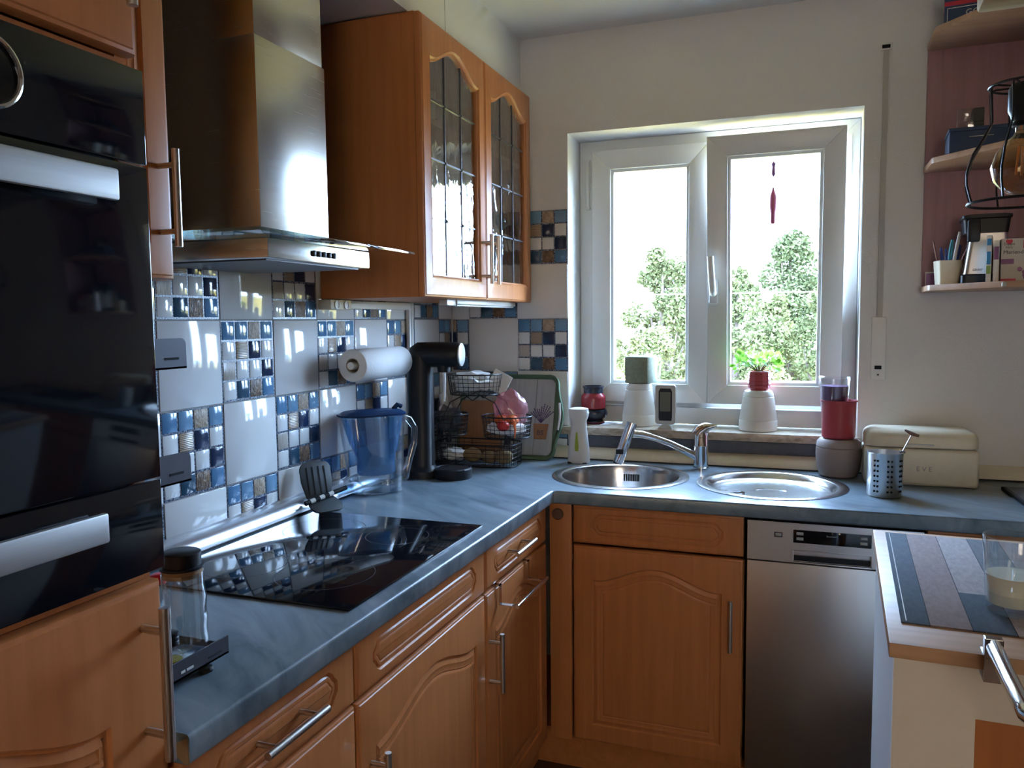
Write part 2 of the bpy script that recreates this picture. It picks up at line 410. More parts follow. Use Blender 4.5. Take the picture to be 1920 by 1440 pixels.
# ------------------------------------------------------------------ wall tiles
PAT = [['mz_blue', 'mz_light', 'mz_beige', 'mz_light'], ['mz_white', 'mz_tan', 'mz_navy', 'mz_white'],
       ['mz_stripe', 'mz_white', 'mz_white', 'mz_navy'], ['mz_white', 'mz_teal', 'mz_brown', 'mz_blue']]
CACHE = {}
def slab(w_, h_, d, mat, bev, seg=2):
    k = (round(w_, 4), round(h_, 4), d, mat)
    if k not in CACHE:
        CACHE[k] = B(-w_/2, w_/2, -d, .003, -h_/2, h_/2, bev=bev, seg=seg).mesh(mat+'_piece', mat)
    return CACHE[k]
def place(name, me, parent, side, a, z):
    if side == 'left': return link(name, me, parent, loc=(-.003, a, z), rot=(0, 0, PI/2))
    return link(name, me, parent, loc=(a, .003, z))
def tile_field(side, lines_a, rows, par, clip):
    """lines_a: grid start, count ; rows: (z0, z1) full cells; clip(a0,a1)->(a0,a1,zmin,zmax)"""
    wall = wl if side == 'left' else wb
    for ci, a in enumerate(lines_a):
        for ri, z in enumerate(rows):
            a0, a1, z0, z1 = clip(a, a+.2, z, z+.2)
            if a1-a0 < .012 or z1-z0 < .012: continue
            g = .0015
            if (ci+ri+par) % 2 == 0:
                place('tile', slab(a1-a0-2*g, z1-z0-2*g, .003, 'tile_white', .0012), wall, side, (a0+a1)/2, (z0+z1)/2)
            else:
                base = place('mosaic_tile', slab(a1-a0-2*g, z1-z0-2*g, .0018, 'lace_grout', .0004, 1), wall, side, (a0+a1)/2, (z0+z1)/2)
                inv = 1
                for r in range(4):
                    for c in range(4):
                        p = .0485; pa0 = a+.0042+c*p; pa1 = pa0+.0435; pz1 = z+.2-.0042-r*p; pz0 = pz1-.0435
                        q0, q1, s0, s1 = max(pa0, a0+.003), min(pa1, a1-.003), max(pz0, z0+.003), min(pz1, z1-.003)
                        if q1-q0 < .008 or s1-s0 < .008: continue
                        mt = PAT[r][c]
                        me = slab(q1-q0, s1-s0, .0032, mt, .0013)
                        o = link('mosaic_piece', me, base, loc=((q0+q1)/2-(a0+a1)/2, 0, (s0+s1)/2-(z0+z1)/2))
ROWZ = [.818, 1.018, 1.218, 1.418, 1.618]
def clipL(a0, a1, z0, z1):
    top = 1.60 if (a0 > -1.83 and a1 < -.88) else 1.56 if a0 < -.88 else 1.50
    return a0, min(a1, -.001), max(z0, .90), min(z1, top)
tile_field('left', [-1.916+.2*k for k in range(10)], ROWZ, 0, clipL)
def clipB(a0, a1, z0, z1):
    return max(a0, .001), min(a1, .4725), max(z0, .90), min(z1, 1.818)
tile_field('back', [-.1265+.2*k for k in range(3)], ROWZ, 1, clipB)

# cable trunking and sockets below the wall cabinet, corner duct, wall profiles
t = thing('cable_duct', 'white vertical cable duct on the tiles behind the drinks maker', 'duct', (0, -.368, 0))
B(.0015, .016, -.016, .016, .945, 1.474, bev=.003).build('channel', 'white_plastic', t)
B(.0165, .0185, -.0035, .0035, .945, 1.474).build('cover_strip', 'white_plastic', t)
t = thing('cable_trunking', 'white horizontal trunking under the wall cabinet along the left wall', 'trunking', (0, -.58, 1.44))
B(.0015, .020, -.19, .19, .010, .034, bev=.002).build('channel', 'white_plastic', t)
B(.0205, .022, -.19, .19, .018, .026).build('cover_strip', 'white_plastic', t)
t = thing('socket_strip', 'cream double socket box under the wall cabinet beside the hood', 'socket', (0, -.858, 1.44))
B(.0015, .045, -.055, .055, .006, .035, bev=.003).build('housing', 'cream', t)
for dy in (-.025, .025): MB().lathe([(.0125, 0), (.0125, .003), (.010, .003), (.010, .0012)], (.045, dy, .02), 20, 'x').build('socket_face', 'white_plastic', t)
def profile_strip(name, label, along, a0, a1):
    # quarter-round cover between worktop and tiles
    pr = [(.001, .9405), (.006, .9405), (.009, .938)]+[(.009+.042*math.sin(R_(q))*1.0, .9055+.0325*math.cos(R_(q))) for q in range(10, 91, 8)]+[(.052, .9015), (.001, .9015)]
    t = thing(name, label, 'trim profile', (0, 0, 0))
    m = MB()
    if along == 'y': m.rings([[(p, y, z) for p, z in pr] for y in (a0, a1)], True, True, True)
    else: m.rings([[(x, -p, z) for p, z in pr] for x in (a0, a1)], True, True, True)
    m.build('cover', 'alu_profile' if along == 'y' else 'cream', t)
    m = MB()
    if along == 'y': m.box(.0495, .055, a0, a1, .9008, .9045)
    else: m.box(a0, a1, -.055, -.0495, .9008, .9045)
    m.build('seal_lip', 'rubber', t)
profile_strip('wall_profile', 'shiny aluminium cover profile between worktop and left tiled wall', 'y', -2.10, -.05)
profile_strip('wall_profile', 'cream cover profile along the worktop below the window sill', 'x', .05, 2.6)
tag(B(.48, 1.46, -.0085, .0025, .942, .984, bev=.001).build('splash_panel', 'dark_grey_panel'), 'dark grey panel strip under the marble sill behind the tap', 'panel')

# ------------------------------------------------------------------ window
wn = struct(link('window_1', None), 'white plastic two-sash kitchen window')
def frame4(x0, x1, z0, z1, wd, y0, y1, bev=.004):
    m = MB()
    for poly in ([(x0, z0), (x1, z0), (x1-wd, z0+wd), (x0+wd, z0+wd)], [(x1, z0), (x1, z1), (x1-wd, z1-wd), (x1-wd, z0+wd)],
                 [(x1, z1), (x0, z1), (x0+wd, z1-wd), (x1-wd, z1-wd)], [(x0, z1), (x0, z0), (x0+wd, z0+wd), (x0+wd, z1-wd)]):
        m.prism(poly, y0, y1, 'xz', bev=bev*.5)
    return m
frame4(WX0+.002, WX1-.002, 1.016, WZ1-.002, .062, .165, .235).build('outer_frame', 'white_pvc', wn)
B(WX0+.03, WX1-.03, .203, .234, 1.05, 1.135, bev=.002).build('bottom_rail', 'white_pvc', wn)
def sash(parent, x0, x1, z0, z1, name):
    e = link(name, None, parent)
    frame4(x0, x1, z0, z1, .070, -.065, 0).build('sash_frame', 'white_pvc', e)
    frame4(x0+.069, x1-.069, z0+.069, z1-.069, .012, -.054, -.012, .002).build('glazing_bead', 'white_pvc', e)
    B(x0+.075, x1-.075, -.036, -.030, z0+.075, z1-.075).build('pane', 'window_glass', e, smooth=False)
    return e
sl = sash(wn, 0, .432, 0, .945, 'sash'); sl.location = (.531, .20, 1.098)
sr = sash(wn, 0, .452, 0, .945, 'sash'); sr.location = (.966, .190, 1.105); sr.rotation_euler = (R_(5.2), 0, 0)
# hinges and handle
for x, z0, z1 in ((.508, 1.84, 2.01), (1.432, 1.90, 2.03)):
    h = MB().cyl((x, .160, z0), (x, .160, z1), .0075); h.box(x-.009, x+.009, .155, .168, z0-.008, z0+.002, bev=.002); h.box(x-.009, x+.009, .155, .168, z1-.002, z1+.008, bev=.002)
    h.build('hinge', 'white_plastic', wn)
hd = MB().box(.008, .040, -.079, -.065, .365, .455, bev=.006)
hd.tube([(.024, -.07, .405), (.024, -.095, .405), (.024, -.105, .415), (.022, -.108, .44), (.016, -.108, .535)], .012, 12)
hd.build('window_handle', 'white_pvc', sr)
# sill
sill = struct(B(.445, 1.478, -.02, .17, .986, 1.015, bev=.003).build('trim_2', 'sill_marble'), 'beige marble window sill')
# roller shutter strap with guide plate and slot
t = thing('shutter_strap', 'grey roller shutter strap in a wall guide right of the window', 'strap', (1.525, 0, 0))
B(-.007, .009, -.004, -.002, 1.25, 2.255).build('strap_band', 'strap', t)
B(-.016, .018, -.006, .0025, 2.252, 2.274, bev=.002).build('slot_plate', 'white_plastic', t)
B(-.012, .012, -.0068, -.0055, 2.257, 2.268).build('slot', 'strap_slot', t)
B(-.022, .022, -.008, .0025, 1.205, 1.41, bev=.003).build('winder_plate', 'white_plastic', t)
B(-.011, .010, -.0088, -.0075, 1.24, 1.252).build('slot', 'strap_slot', t)
MB().lathe([(.003, 0), (.003, .001)], (.0, -.0088, 1.222), 10, 'y').build('screw', 'strap_slot', t)
# hanging ornament on the right sash
t = thing('window_ornament', 'red beaded ornament hanging on a loop before the right pane', 'ornament', (1.187, .088, 0))
MB().tube([(-.005, 0, 1.965), (-.004, 0, 1.995), (0, 0, 2.004), (.004, 0, 1.995), (.005, 0, 1.965)], .0012, 6).build('loop', 'red_print', t)
MB().cyl((0, 0, 1.73), (0, 0, 1.97), .0006, 5).build('thread', 'white_print', t)
B(-.007, .007, .0, .012, 1.998, 2.016, bev=.003).build('suction_hook', 'clear_plastic', t)
MB().lathe([(.001, 1.895), (.007, 1.905), (.005, 1.93), (.008, 1.94), (.001, 1.95)], (0, 0, 0), 10).build('bead', 'purple_print', t)
MB().lathe([(.005, 1.735), (.008, 1.74), (.008, 1.77), (.012, 1.79), (.012, 1.83), (.005, 1.85), (.001, 1.865)], (0, 0, 0), 12).build('bead', 'pink', t)

# ------------------------------------------------------------------ outside
struct(B(-60, 60, .3, 90, -3.3, -3.0).build('ground', 'lawn', smooth=False), 'pale lawn outside the window')
def tree(name, label, x, y, zb, zt, rx, mat, seed, n=5200, leaf=.10):
    rg = random.Random(seed); t = thing(name, label, 'tree', (x, y, zb), 0, 'trees outside the window')
    h = zt-zb; vs, fs = [], []
    blobs = []
    for i in range(46):
        hz = rg.random(); ang = rg.random()*2*PI; rr = rx*math.sin(PI*min(1, (hz*.85+.12)))*rg.uniform(.2, .85)
        blobs.append((rr*math.cos(ang), rr*math.sin(ang)*.7, h*(.25+.70*hz), rx*rg.uniform(.20, .40)*(1.15-.6*hz)))
    for i in range(n):
        b = blobs[rg.randrange(len(blobs))]
        d = Vector((rg.gauss(0, 1), rg.gauss(0, 1), rg.gauss(0, 1))).normalized()*b[3]*rg.uniform(.55, 1.0)
        c = Vector((b[0], b[1], b[2]))+d; s = leaf*rg.uniform(.5, 1.2)
        u = Vector((rg.gauss(0, 1), rg.gauss(0, 1), rg.gauss(0, .7))).normalized(); v = u.cross(Vector((rg.gauss(0, 1), rg.gauss(0, 1), rg.gauss(0, 1)))).normalized()
        k = len(vs); vs += [tuple(c-u*s), tuple(c+v*s*.5), tuple(c+u*s), tuple(c-v*s*.5)]; fs.append((k, k+1, k+2, k+3))
    me = bpy.data.meshes.new('crown'); me.from_pydata(vs, [], fs); me.materials.append(MATS[mat])
    o = link('crown', me, t); o['kind'] = 'stuff'
    m = MB().tube([(0, 0, 0), (.05, 0, h*.3), (-.04, 0, h*.6), (0, 0, h*.88)], .1, 8, rs=[.16, .12, .08, .02])
    for i in range(7):
        b = blobs[i]; m.tube([(0, 0, h*.3), (b[0]*.5, b[1]*.5, b[2]*.75), (b[0], b[1], b[2])], .03, 5, rs=[.05, .035, .012])
    m.build('trunk', 'bark', t)
tree('garden_tree', 'tall green tree rising behind the left pane', -2.0, 16.5, -3, 3.45, 1.45, 'foliage', 3, 18000, .06)
tree('garden_tree', 'pale low tree at the bottom of the left pane', -1.45, 12.0, -3, 1.45, .95, 'foliage_pale', 4, 12000, .045)
tree('garden_tree', 'tallest green tree behind the right pane', .85, 18.2, -3, 3.6, 2.0, 'foliage_dark', 5, 22000, .065)
tree('garden_tree', 'light green tree behind the left edge of the right pane', .0, 13.2, -3, 2.55, 1.25, 'foliage', 16, 16000, .055)
tree('garden_tree', 'light green tree behind the right edge of the right pane', 1.62, 13.6, -3, 2.45, .95, 'foliage', 9, 13000, .05)
tree('garden_tree', 'pale low tree at the bottom of the right pane', .75, 10.2, -3, 1.05, 1.0, 'foliage_pale', 8, 12000, .045)
tree('garden_tree', 'mid green tree behind the right edge of the left pane', -1.75, 20.5, -3, 3.55, 1.5, 'foliage', 10, 14000, .06)
tree('garden_tree', 'pale green tree filling the gap in the middle of the right pane', .62, 14.8, -3, 2.3, 1.0, 'foliage_pale', 21, 14000, .05)
tree('garden_tree', 'yellowish low tree at the far left of the left pane', -2.75, 14.2, -3, 1.35, .85, 'foliage_pale', 23, 12000, .05)
tag(MB().tube([(-12, 8.5, 1.80), (-4, 8.3, 1.76), (4, 8.2, 1.74), (14, 8.1, 1.82)], .006, 6).build('garden_cable', 'cable_white'), 'thin white cable strung across the view outside the window', 'cable')

# ------------------------------------------------------------------ worktop
BOWL = (.740, -.315); DRAIN = (1.210, -.315); SR = .205
def worktop():
    bm = bmesh.new()
    def loop(pts):
        v = [bm.verts.new((x, y, .90)) for x, y in pts]
        return [bm.edges.new((v[i], v[(i+1) % len(v)])) for i in range(len(v))]
    outer = [(.001, -2.1075), (.60, -2.1075), (.60, -.612), (.603, -.604), (.612, -.60), (2.6, -.60), (2.6, -.001), (.001, -.001)]
    eo = loop(outer)
    holes = []
    for cx, cyy in (BOWL, DRAIN): holes += loop([(cx+SR*math.cos(2*PI*i/48), cyy+SR*math.sin(2*PI*i/48)) for i in range(48)])
    bmesh.ops.triangle_fill(bm, use_beauty=True, use_dissolve=False, edges=eo+holes)
    top = list(bm.faces)
    for f in top:
        if f.normal.z < 0: f.normal_flip()
    ex = bmesh.ops.extrude_face_region(bm, geom=top)
    bmesh.ops.translate(bm, vec=(0, 0, -.04), verts=[g for g in ex['geom'] if isinstance(g, bmesh.types.BMVert)])
    bmesh.ops.recalc_face_normals(bm, faces=bm.faces)
    def front(e):
        a, b = e.verts[0].co, e.verts[1].co
        return abs(a.z-b.z) < 1e-5 and ((abs(a.x-.6) < 1e-4 and abs(b.x-.6) < 1e-4) or (abs(a.y+.6) < 1e-4 and abs(b.y+.6) < 1e-4) or
               (.5999 < min(a.x, b.x) and max(a.x, b.x) < .6125 and max(a.y, b.y) < -.599))
    bm.normal_update()
    bmesh.ops.bevel(bm, geom=[e for e in bm.edges if front(e)], offset=.006, segments=3, profile=.5, affect='EDGES')
    s = MB(); s.bm.free(); s.bm = bm
    return s
wt = thing('worktop', 'blue-grey marbled L-shaped worktop on the beech base cabinets', 'worktop', (0, 0, 0))
worktop().build('slab', 'worktop_stone', wt, ang=35)
MB().prism([(.565, .878), (.597, .896), (.5985, .862), (.590, .8615), (.578, .870)], -2.1085, -2.1072, 'xz').build('chipped_edge', 'cork', wt, label='chipped brown core at the worktop end')

# ------------------------------------------------------------------ doors and cabinets
def arch_contour(w_, h_, mx, mz0, mz1, rise, na=36):
    x0, x1, z0, z1 = mx, w_-mx, mz0, h_-mz1-rise
    P = [(x0+(x1-x0)*i/10, z0) for i in range(10)]+[(x1, z0+(z1-z0)*i/8) for i in range(8)]
    for i in range(na):
        s = 1-2*i/na; a = abs(s)
        g = 0 if a > .9 else (.5*(1+math.cos(PI*a/.9)))**.85
        P.append(((x0+x1)/2+s*(x1-x0)/2, z1+rise*g))
    P += [(x0, z1-(z1-z0)*i/8) for i in range(8)]
    return P
def oct_contour(w_, h_, mx, mz, c=.026):
    x0, x1, z0, z1 = mx, w_-mx, mz, h_-mz
    return ([(x0+c+(x1-x0-2*c)*i/8, z0) for i in range(9)]+[(x1-c*.55, z0+c*.30), (x1-c*.35, z0+c*.62), (x1, z0+c*.95)]+[(x1, z1-c*.95), (x1-c*.35, z1-c*.62), (x1-c*.55, z1-c*.30)]
            + [(x1-c-(x1-x0-2*c)*i/8, z1) for i in range(9)]+[(x0+c*.55, z1-c*.30), (x0+c*.35, z1-c*.62), (x0, z1-c*.95)]+[(x0, z0+c*.95), (x0+c*.35, z0+c*.62), (x0+c*.55, z0+c*.30)])
def inset(P, t):
    n = len(P); out = []
    for i in range(n):
        a, b, c = Vector(P[i-1]), Vector(P[i]), Vector(P[(i+1) % n])
        d1 = (b-a).normalized(); d2 = (c-b).normalized()
        n1 = Vector((-d1.y, d1.x)); n2 = Vector((-d2.y, d2.x)); m_ = (n1+n2)
        if m_.length < 1e-6: m_ = n1
        m_.normalize(); k = max(.5, m_.dot(n1))
        out.append(tuple(b+m_*t/k))
    return out
def to_rect(P, w_, h_, e):
    xs = [p[0] for p in P]; zs = [p[1] for p in P]; x0, x1, z0, z1 = min(xs), max(xs), min(zs), max(zs)
    cx, cz = (x0+x1)/2, (z0+z1)/2; out = []
    for x, z in P:
        u, v = (x-cx)/((x1-x0)/2), (z-cz)/((z1-z0)/2); k = max(abs(u), abs(v), 1e-6); out.append([u/k, v/k])
    for c in ((-1, -1), (1, -1), (1, 1), (-1, 1)):
        i = min(range(len(out)), key=lambda q: (out[q][0]-c[0])**2+(out[q][1]-c[1])**2); out[i] = list(c)
    return [(w_/2+u*(w_/2-e), h_/2+v*(h_/2-e)) for u, v in out]
EDGE = [(0, .020), (0, .007), (.002, .0035), (.006, .0022), (.0075, .0005), (.010, 0)]
ARCHP = [(0, 0), (.003, .0045), (.006, .0050), (.009, .0035), (.017, .0012), (.020, .0024), (.030, .0015), (.033, .0030), (.036, .0012), (.040, .0008)]
DRAWP = [(0, 0), (.0025, .0040), (.005, .0044), (.008, .0015), (.013, .0010), (.0155, .0026), (.018, .0010), (.021, .0006)]
GLASSP = [(0, 0), (.003, -.0012), (.006, .0005), (.009, .0045), (.012, .0050), (.014, .009)]
def panel(w_, h_, P, prof, hole=False):
    rings = [[(x, y, z) for x, z in to_rect(P, w_, h_, e)] for e, y in EDGE]
    rings += [[(x, y, z) for x, z in (inset(P, t) if t else P)] for t, y in prof]
    m = MB()
    if hole:
        t = prof[-1][0]; rings.append([(x, .020, z) for x, z in inset(P, t)]); rings.append(rings[0]); m.rings(rings)
    else: m.rings(rings, True, True, True)
    return m
def handle(parent, p0, p1, out, r=.006, ends=.16, name='handle', mat='steel_handle'):
    """bar handle in front (-y) of local plane y=0"""
    a = Vector((p0[0], -out, p0[1])); b = Vector((p1[0], -out, p1[1]))
    m = MB().cyl(a, b, r, 14)
    for f in (ends, 1-ends):
        c = a.lerp(b, f); m.cyl((c.x, .0005, c.z), (c.x, -out, c.z), r*.75, 10)
    return m.build(name, mat, parent)
def cabinet(name, label, loc, rz, w_, z0, z1, depth, fronts, group, carc='beech', top=True):
    t = thing(name, label, 'cabinet', loc, rz, group)
    if depth:
        m = MB(); k = .016
        m.box(.001, k, .0215, depth, z0, z1); m.box(w_-k, w_-.001, .0215, depth, z0, z1)
        m.box(k, w_-k, .0215, depth, z0, z0+k); top and m.box(k, w_-k, .0215, depth, z1-k, z1); m.box(k, w_-k, depth-.006, depth, z0+k, z1-k)
        m.build('body', carc, t, smooth=False)
    for f in fronts:
        d = panel(f['w'], f['h'], f['P'], f['prof'], f.get('hole', False)).build(f['name'], 'beech', t, loc=(f['x'], 0, f['z']), ang=30)
        f['obj'] = d
        if 'handle' in f: handle(d, *f['handle'][:2], f['handle'][2] if len(f['handle']) > 2 else .035)
        if 'fn' in f: f['fn'](d)
    return t
def drawer(w_, x, z, h_, hd=None, **k):
    d = dict(name='drawer_front', w=w_, h=h_, x=x, z=z, P=oct_contour(w_, h_, .055, .022), prof=DRAWP, **k)
    if hd: d['handle'] = hd
    return d
def adoor(w_, x, z, h_, hd=None, rise=.05, **k):
    d = dict(name='door', w=w_, h=h_, x=x, z=z, P=arch_contour(w_, h_, .058, .055, .052, rise), prof=ARCHP, **k)
    if hd: d['handle'] = hd
    return d
LG = 'beech base cabinets'
# left run (faces +X): local x runs along +Y
cabinet('base_cabinet', 'narrow beech base cabinet beside the oven tower with long drawer bar', (.58, -2.105, 0), PI/2, .416, .12, .858, .55,
        [drawer(.412, .002, .745, .111, ((.125, .060), (.275, .060))), adoor(.412, .002, .125, .613, ((.045, .36), (.045, .52)))], LG)
cabinet('base_cabinet', 'wide beech base cabinet below the glass hob', (.58, -1.687, 0), PI/2, .596, .12, .858, .55,
        [drawer(.592, .002, .745, .111), adoor(.592, .002, .125, .613, ((.041, .35), (.041, .510)))], LG)
cabinet('base_cabinet', 'beech corner base cabinet with a towel bar over its door', (.58, -1.089, 0), PI/2, .487, .12, .858, .46,
        [drawer(.483, .002, .745, .111, ((.13, .060), (.282, .060))), adoor(.483, .002, .125, .613, ((.016, .363), (.016, .512)))], LG)
# window run (faces -Y)
t = thing('corner_filler', 'plain beech filler strip with round knob in the corner', 'filler panel', (.582, -.58, 0))
B(0, .068, 0, .020, .12, .858, bev=.002).build('strip', 'beech', t)
MB().lathe([(.018, 0), (.018, -.004), (.015, -.007), (.006, -.0075)], (.026, 0, .825), 24, 'y').build('knob', 'patina_brown', t)
cabinet('base_cabinet', 'beech sink base cabinet left of the steel dishwasher', (.653, -.58, 0), 0, .500, .12, .730, .48,
        [drawer(.496, .002, .741, .115), adoor(.496, .002, .125, .608, ((.465, .350), (.465, .498)))], LG, 'beech', False)
cabinet('base_cabinet', 'beech base cabinet right of the dishwasher mostly behind the bar', (1.608, -.58, 0), 0, .60, .12, .858, .48,
        [drawer(.596, .002, .741, .115, ((.2, .06), (.39, .06))), adoor(.596, .002, .125, .608, ((.05, .350), (.05, .498)))], LG, 'beech')
m = MB(); m.box(.05, .52, -2.10, -.001, .001, .119); m.box(.52, 2.2, -.52, -.05, .001, .119)
struct(m.build('baseboard_left', 'beech_h', smooth=False), 'brown plinth under the base cabinets')
# towel bar over the corner cabinet door
t = thing('towel_bar', 'chrome over-door towel bar hung on the corner cabinet door', 'towel bar', (.58, -1.009, 0))
for dy in (-.002, .215):
    m = MB(); m.box(-.022, .0085, dy-.007, dy+.007, .7388, .7412); m.box(.0055, .0085, dy-.007, dy+.007, .690, .7412); m.box(.0055, .058, dy-.007, dy+.007, .688, .691)
    m.build('hook_strip', 'chrome', t, smooth=False)
MB().cyl((.058, -.014, .692), (.058, .227, .692), .0055).build('bar', 'chrome', t)

# dishwasher
t = thing('dishwasher', 'slim stainless steel dishwasher under the worktop beside the sink cabinet', 'dishwasher', (1.158, -.58, 0))
B(.003, .444, .022, .52, .10, .85).build('body', 'dark_metal', t, smooth=False)
B(.003, .444, 0, .021, .12, .7365, bev=.002).build('door', 'steel', t)
m = MB()
m.box(.003, .124, 0, .021, .740, .850); m.box(.124, .321, 0, .021, .777, .850); m.box(.321, .444, 0, .021, .740, .850); m.box(.124, .321, .018, .021, .740, .777)
cp = m.build('control_panel', 'steel', t, smooth=False)
frame4(.122, .323, .740, .777, .003, -.0008, .003, .0005).build('grip_rim', 'steel', cp)
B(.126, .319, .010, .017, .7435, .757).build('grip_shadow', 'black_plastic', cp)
B(.124, .320, -.001, .001, .796, .832, bev=.0005).build('display', 'black_gloss', cp)
for x, z in ((.132, .818), (.132, .804), (.292, .818), (.292, .804)): B(x, x+.018, -.0025, -.0008, z, z+.008, bev=.0006).build('button', 'silver_plastic', cp)
B(.074, .096, -.001, .001, .808, .822, bev=.0006).build('button_frame', 'dark_metal', cp); B(.077, .093, -.002, .0, .811, .819, bev=.0006).build('button', 'silver_plastic', cp)
text('lettering', 'Bauknecht', .0065, 'white_print', cp, (.222, -.0012, .820), (PI/2, 0, 0))

# ------------------------------------------------------------------ hob
t = thing('hob', 'black glass induction hob set in the left worktop', 'hob', (.319, -1.369, .9005))
B(-.243, .243, -.307, .307, 0, .005, bev=.0015).build('glass_plate', 'black_gloss', t)
for cx, cyy, r in ((-.11, -.15, .09), (-.11, .15, .10), (.09, -.15, .10), (.09, .15, .075)):
    m = MB().rings([[(cx+q*math.cos(2*PI*i/40), cyy+q*math.sin(2*PI*i/40), .0053) for i in range(40)] for q in (r, r-.0012)])
    m.build('zone_ring', 'dark_metal', t)

# ------------------------------------------------------------------ sinks and tap
def sink(name, label, c, depth, flat):
    t = thing(name, label, 'sink', (c[0], c[1], .9))
    if flat: pr = [(.222, .0006), (.222, .0022), (.212, .004), (.196, .0035), (.190, .001), (.182, -.012), (.176, -.018), (.165, -.020), (.05, -.022)]
    else: pr = [(.222, .0006), (.222, .0022), (.212, .004), (.196, .0035), (.190, .001), (.184, -.02), (.180, -.12), (.165, -.148), (.12, -.158), (.045, -.160)]
    bt = pr[-1]
    pr2 = pr+[(bt[0]-.002, bt[1]-.002)]
    MB().lathe(pr2+[(.001, bt[1]-.003)], (0, 0, 0), 64, cap0=False).build('basin', 'steel_sink', t)
    return t
s1 = sink('sink_bowl', 'deep round stainless steel sink bowl left of the tap', BOWL, .16, False)
m = MB()
for i in range(7): m.box(-.027+i*.008, -.0225+i*.008, .1755, .1815, -.052, -.028, bev=.001)
m.build('overflow_grille', 'black_plastic', s1)
MB().lathe([(.042, -.158), (.042, -.156), (.034, -.157), (.01, -.159)], (0, 0, 0), 28).build('drain', 'chrome', s1)
s2 = sink('drainer_bowl', 'shallow round stainless steel drainer right of the tap', DRAIN, .02, True)
MB().lathe([(.034, -.021), (.034, -.018), (.026, -.0185), (.02, -.020)], (-.105, -.06, 0), 28).build('drain', 'chrome', s2)
t = thing('kitchen_tap', 'chrome single-lever tap with pull-out spray between the sink bowls', 'tap', (.974, -.110, .9005))
MB().lathe([(.027, 0), (.027, .006), (.024, .008), (.0235, .075), (.0255, .078), (.0255, .081), (.0235, .084), (.023, .115), (.019, .126), (.008, .130)], (0, 0, 0), 32).build('body', 'chrome', t)
MB().tube([(-.012, 0, .040), (-.05, -.012, .060), (-.10, -.028, .086), (-.15, -.045, .106), (-.19, -.058, .117), (-.222, -.068, .120)], .012, 14, rs=[.015, .0125, .0115, .0115, .0125, .014]).build('spout', 'chrome', t)
m = MB().tube([(-.222, -.072, .158), (-.230, -.075, .135), (-.255, -.083, .060), (-.268, -.087, .022)], .018, 20, rs=[.017, .0185, .0185, .018])
sp = m.build('spray_head', 'chrome', t)
MB().tube([(-.2685, -.0875, .022), (-.2695, -.0878, .018)], .0155, 20).build('nozzle', 'rubber', sp)
B(-.2705, -.2455, -.109, -.098, .054, .070, bev=.002).build('spray_button', 'black_plastic', sp)
MB().tube([(-.012, 0, .115), (.0, 0, .133), (.022, -.005, .146), (.052, -.012, .152)], .01, 12, rs=[.022, .0215, .016, .005]).build('lever', 'chrome', t)

# ------------------------------------------------------------------ wall cabinets
def lead_door(w_, h_, name_p):
    def fn(d):
        x0, x1, z0, z1 = .050, w_-.050, .052, h_-.044
        gx = [x0, x0+(x1-x0)/3, x0+2*(x1-x0)/3, x1]; gz = [z0, 1.697-1.477, 1.861-1.477, 2.021-1.477, z1]
        for i in range(3):
            for j in range(4):
                B(gx[i]+.001, gx[i+1]-.001, .0125, .0155, gz[j]+.001, gz[j+1]-.001).build('pane', 'antique_glass', d, smooth=False)
        m = MB()
        for i in (1, 2): m.box(gx[i]-.0025, gx[i]+.0025, .0105, .0175, z0, z1-.004)
        for j in (1, 2, 3): m.box(x0, x1, .0108, .0172, gz[j]-.0022, gz[j]+.0022)
        for i in (1, 2):
            for j in (1, 2, 3): m.sphere((gx[i], .010, gz[j]), .0045, 8, 6)
        m.build('lead_came', 'dark_metal', d)
    return fn
gw, gh = .4425, .753
def gdoor(x, hx):
    P = arch_contour(gw, gh, .045, .052, .042, .055)
    return dict(name='door', w=gw, h=gh, x=x, z=1.477, P=P, prof=GLASSP, hole=True, handle=((hx, .050), (hx, .205)), fn=lead_door(gw, gh, ''))
cabinet('wall_cabinet', 'beech wall cabinet with two leaded glass arched doors left of the window', (.335, -.898, 0), PI/2, .888, 1.477, 2.232, .332,
        [gdoor(.001, gw-.042), gdoor(.4445, .018)], 'beech wall cabinets')
cab = bpy.data.objects['wall_cabinet']
for z in (1.70, 1.97): B(.017, .871, .04, .32, z, z+.016).build('shelf', 'beech', cab, smooth=False)
cabinet('wall_cabinet', 'narrow beech wall cabinet between oven tower and hood', (.335, -2.108, 0), PI/2, .298, 1.481, 2.232, .332,
        [dict(name='door', w=.294, h=.749, x=.002, z=1.482, P=arch_contour(.294, .749, .05, .055, .05, .045), prof=ARCHP, handle=((.266, .050), (.266, .203)))], 'beech wall cabinets')
# crockery behind the glass
def cup(x, y, z, r, h_, mat, label, name='cup', cat='cup'):
    t = thing(name, label, cat, (x, y, z), 0, 'crockery in the glass cabinet')
    MB().lathe([(r*.7, 0), (r*.78, .004), (r, h_), (r*.94, h_), (r*.72, .008)], (0, 0, 0), 20).build('bowl', mat, t)
    MB().tube([(r*.9, 0, h_*.8), (r*1.5, 0, h_*.75), (r*1.55, 0, h_*.4), (r*.85, 0, h_*.25)], .004, 8).build('handle', mat, t)
cup(.20, -.17, 1.4935, .045, .10, 'pink', 'pink cup on the bottom shelf of the glass cabinet')
cup(.22, -.30, 1.4935, .042, .09, 'white_plastic', 'white cup on the bottom shelf beside the pink cup')
cup(.22, -.10, 1.717, .038, .11, 'white_plastic', 'white mug on the middle shelf near the window end')
cup(.20, -.25, 1.717, .040, .10, 'red_print', 'red mug on the middle shelf of the glass cabinet')
cup(.20, -.62, 1.4935, .045, .09, 'pale_ceramic', 'cream cup on the bottom shelf behind the left glass door')
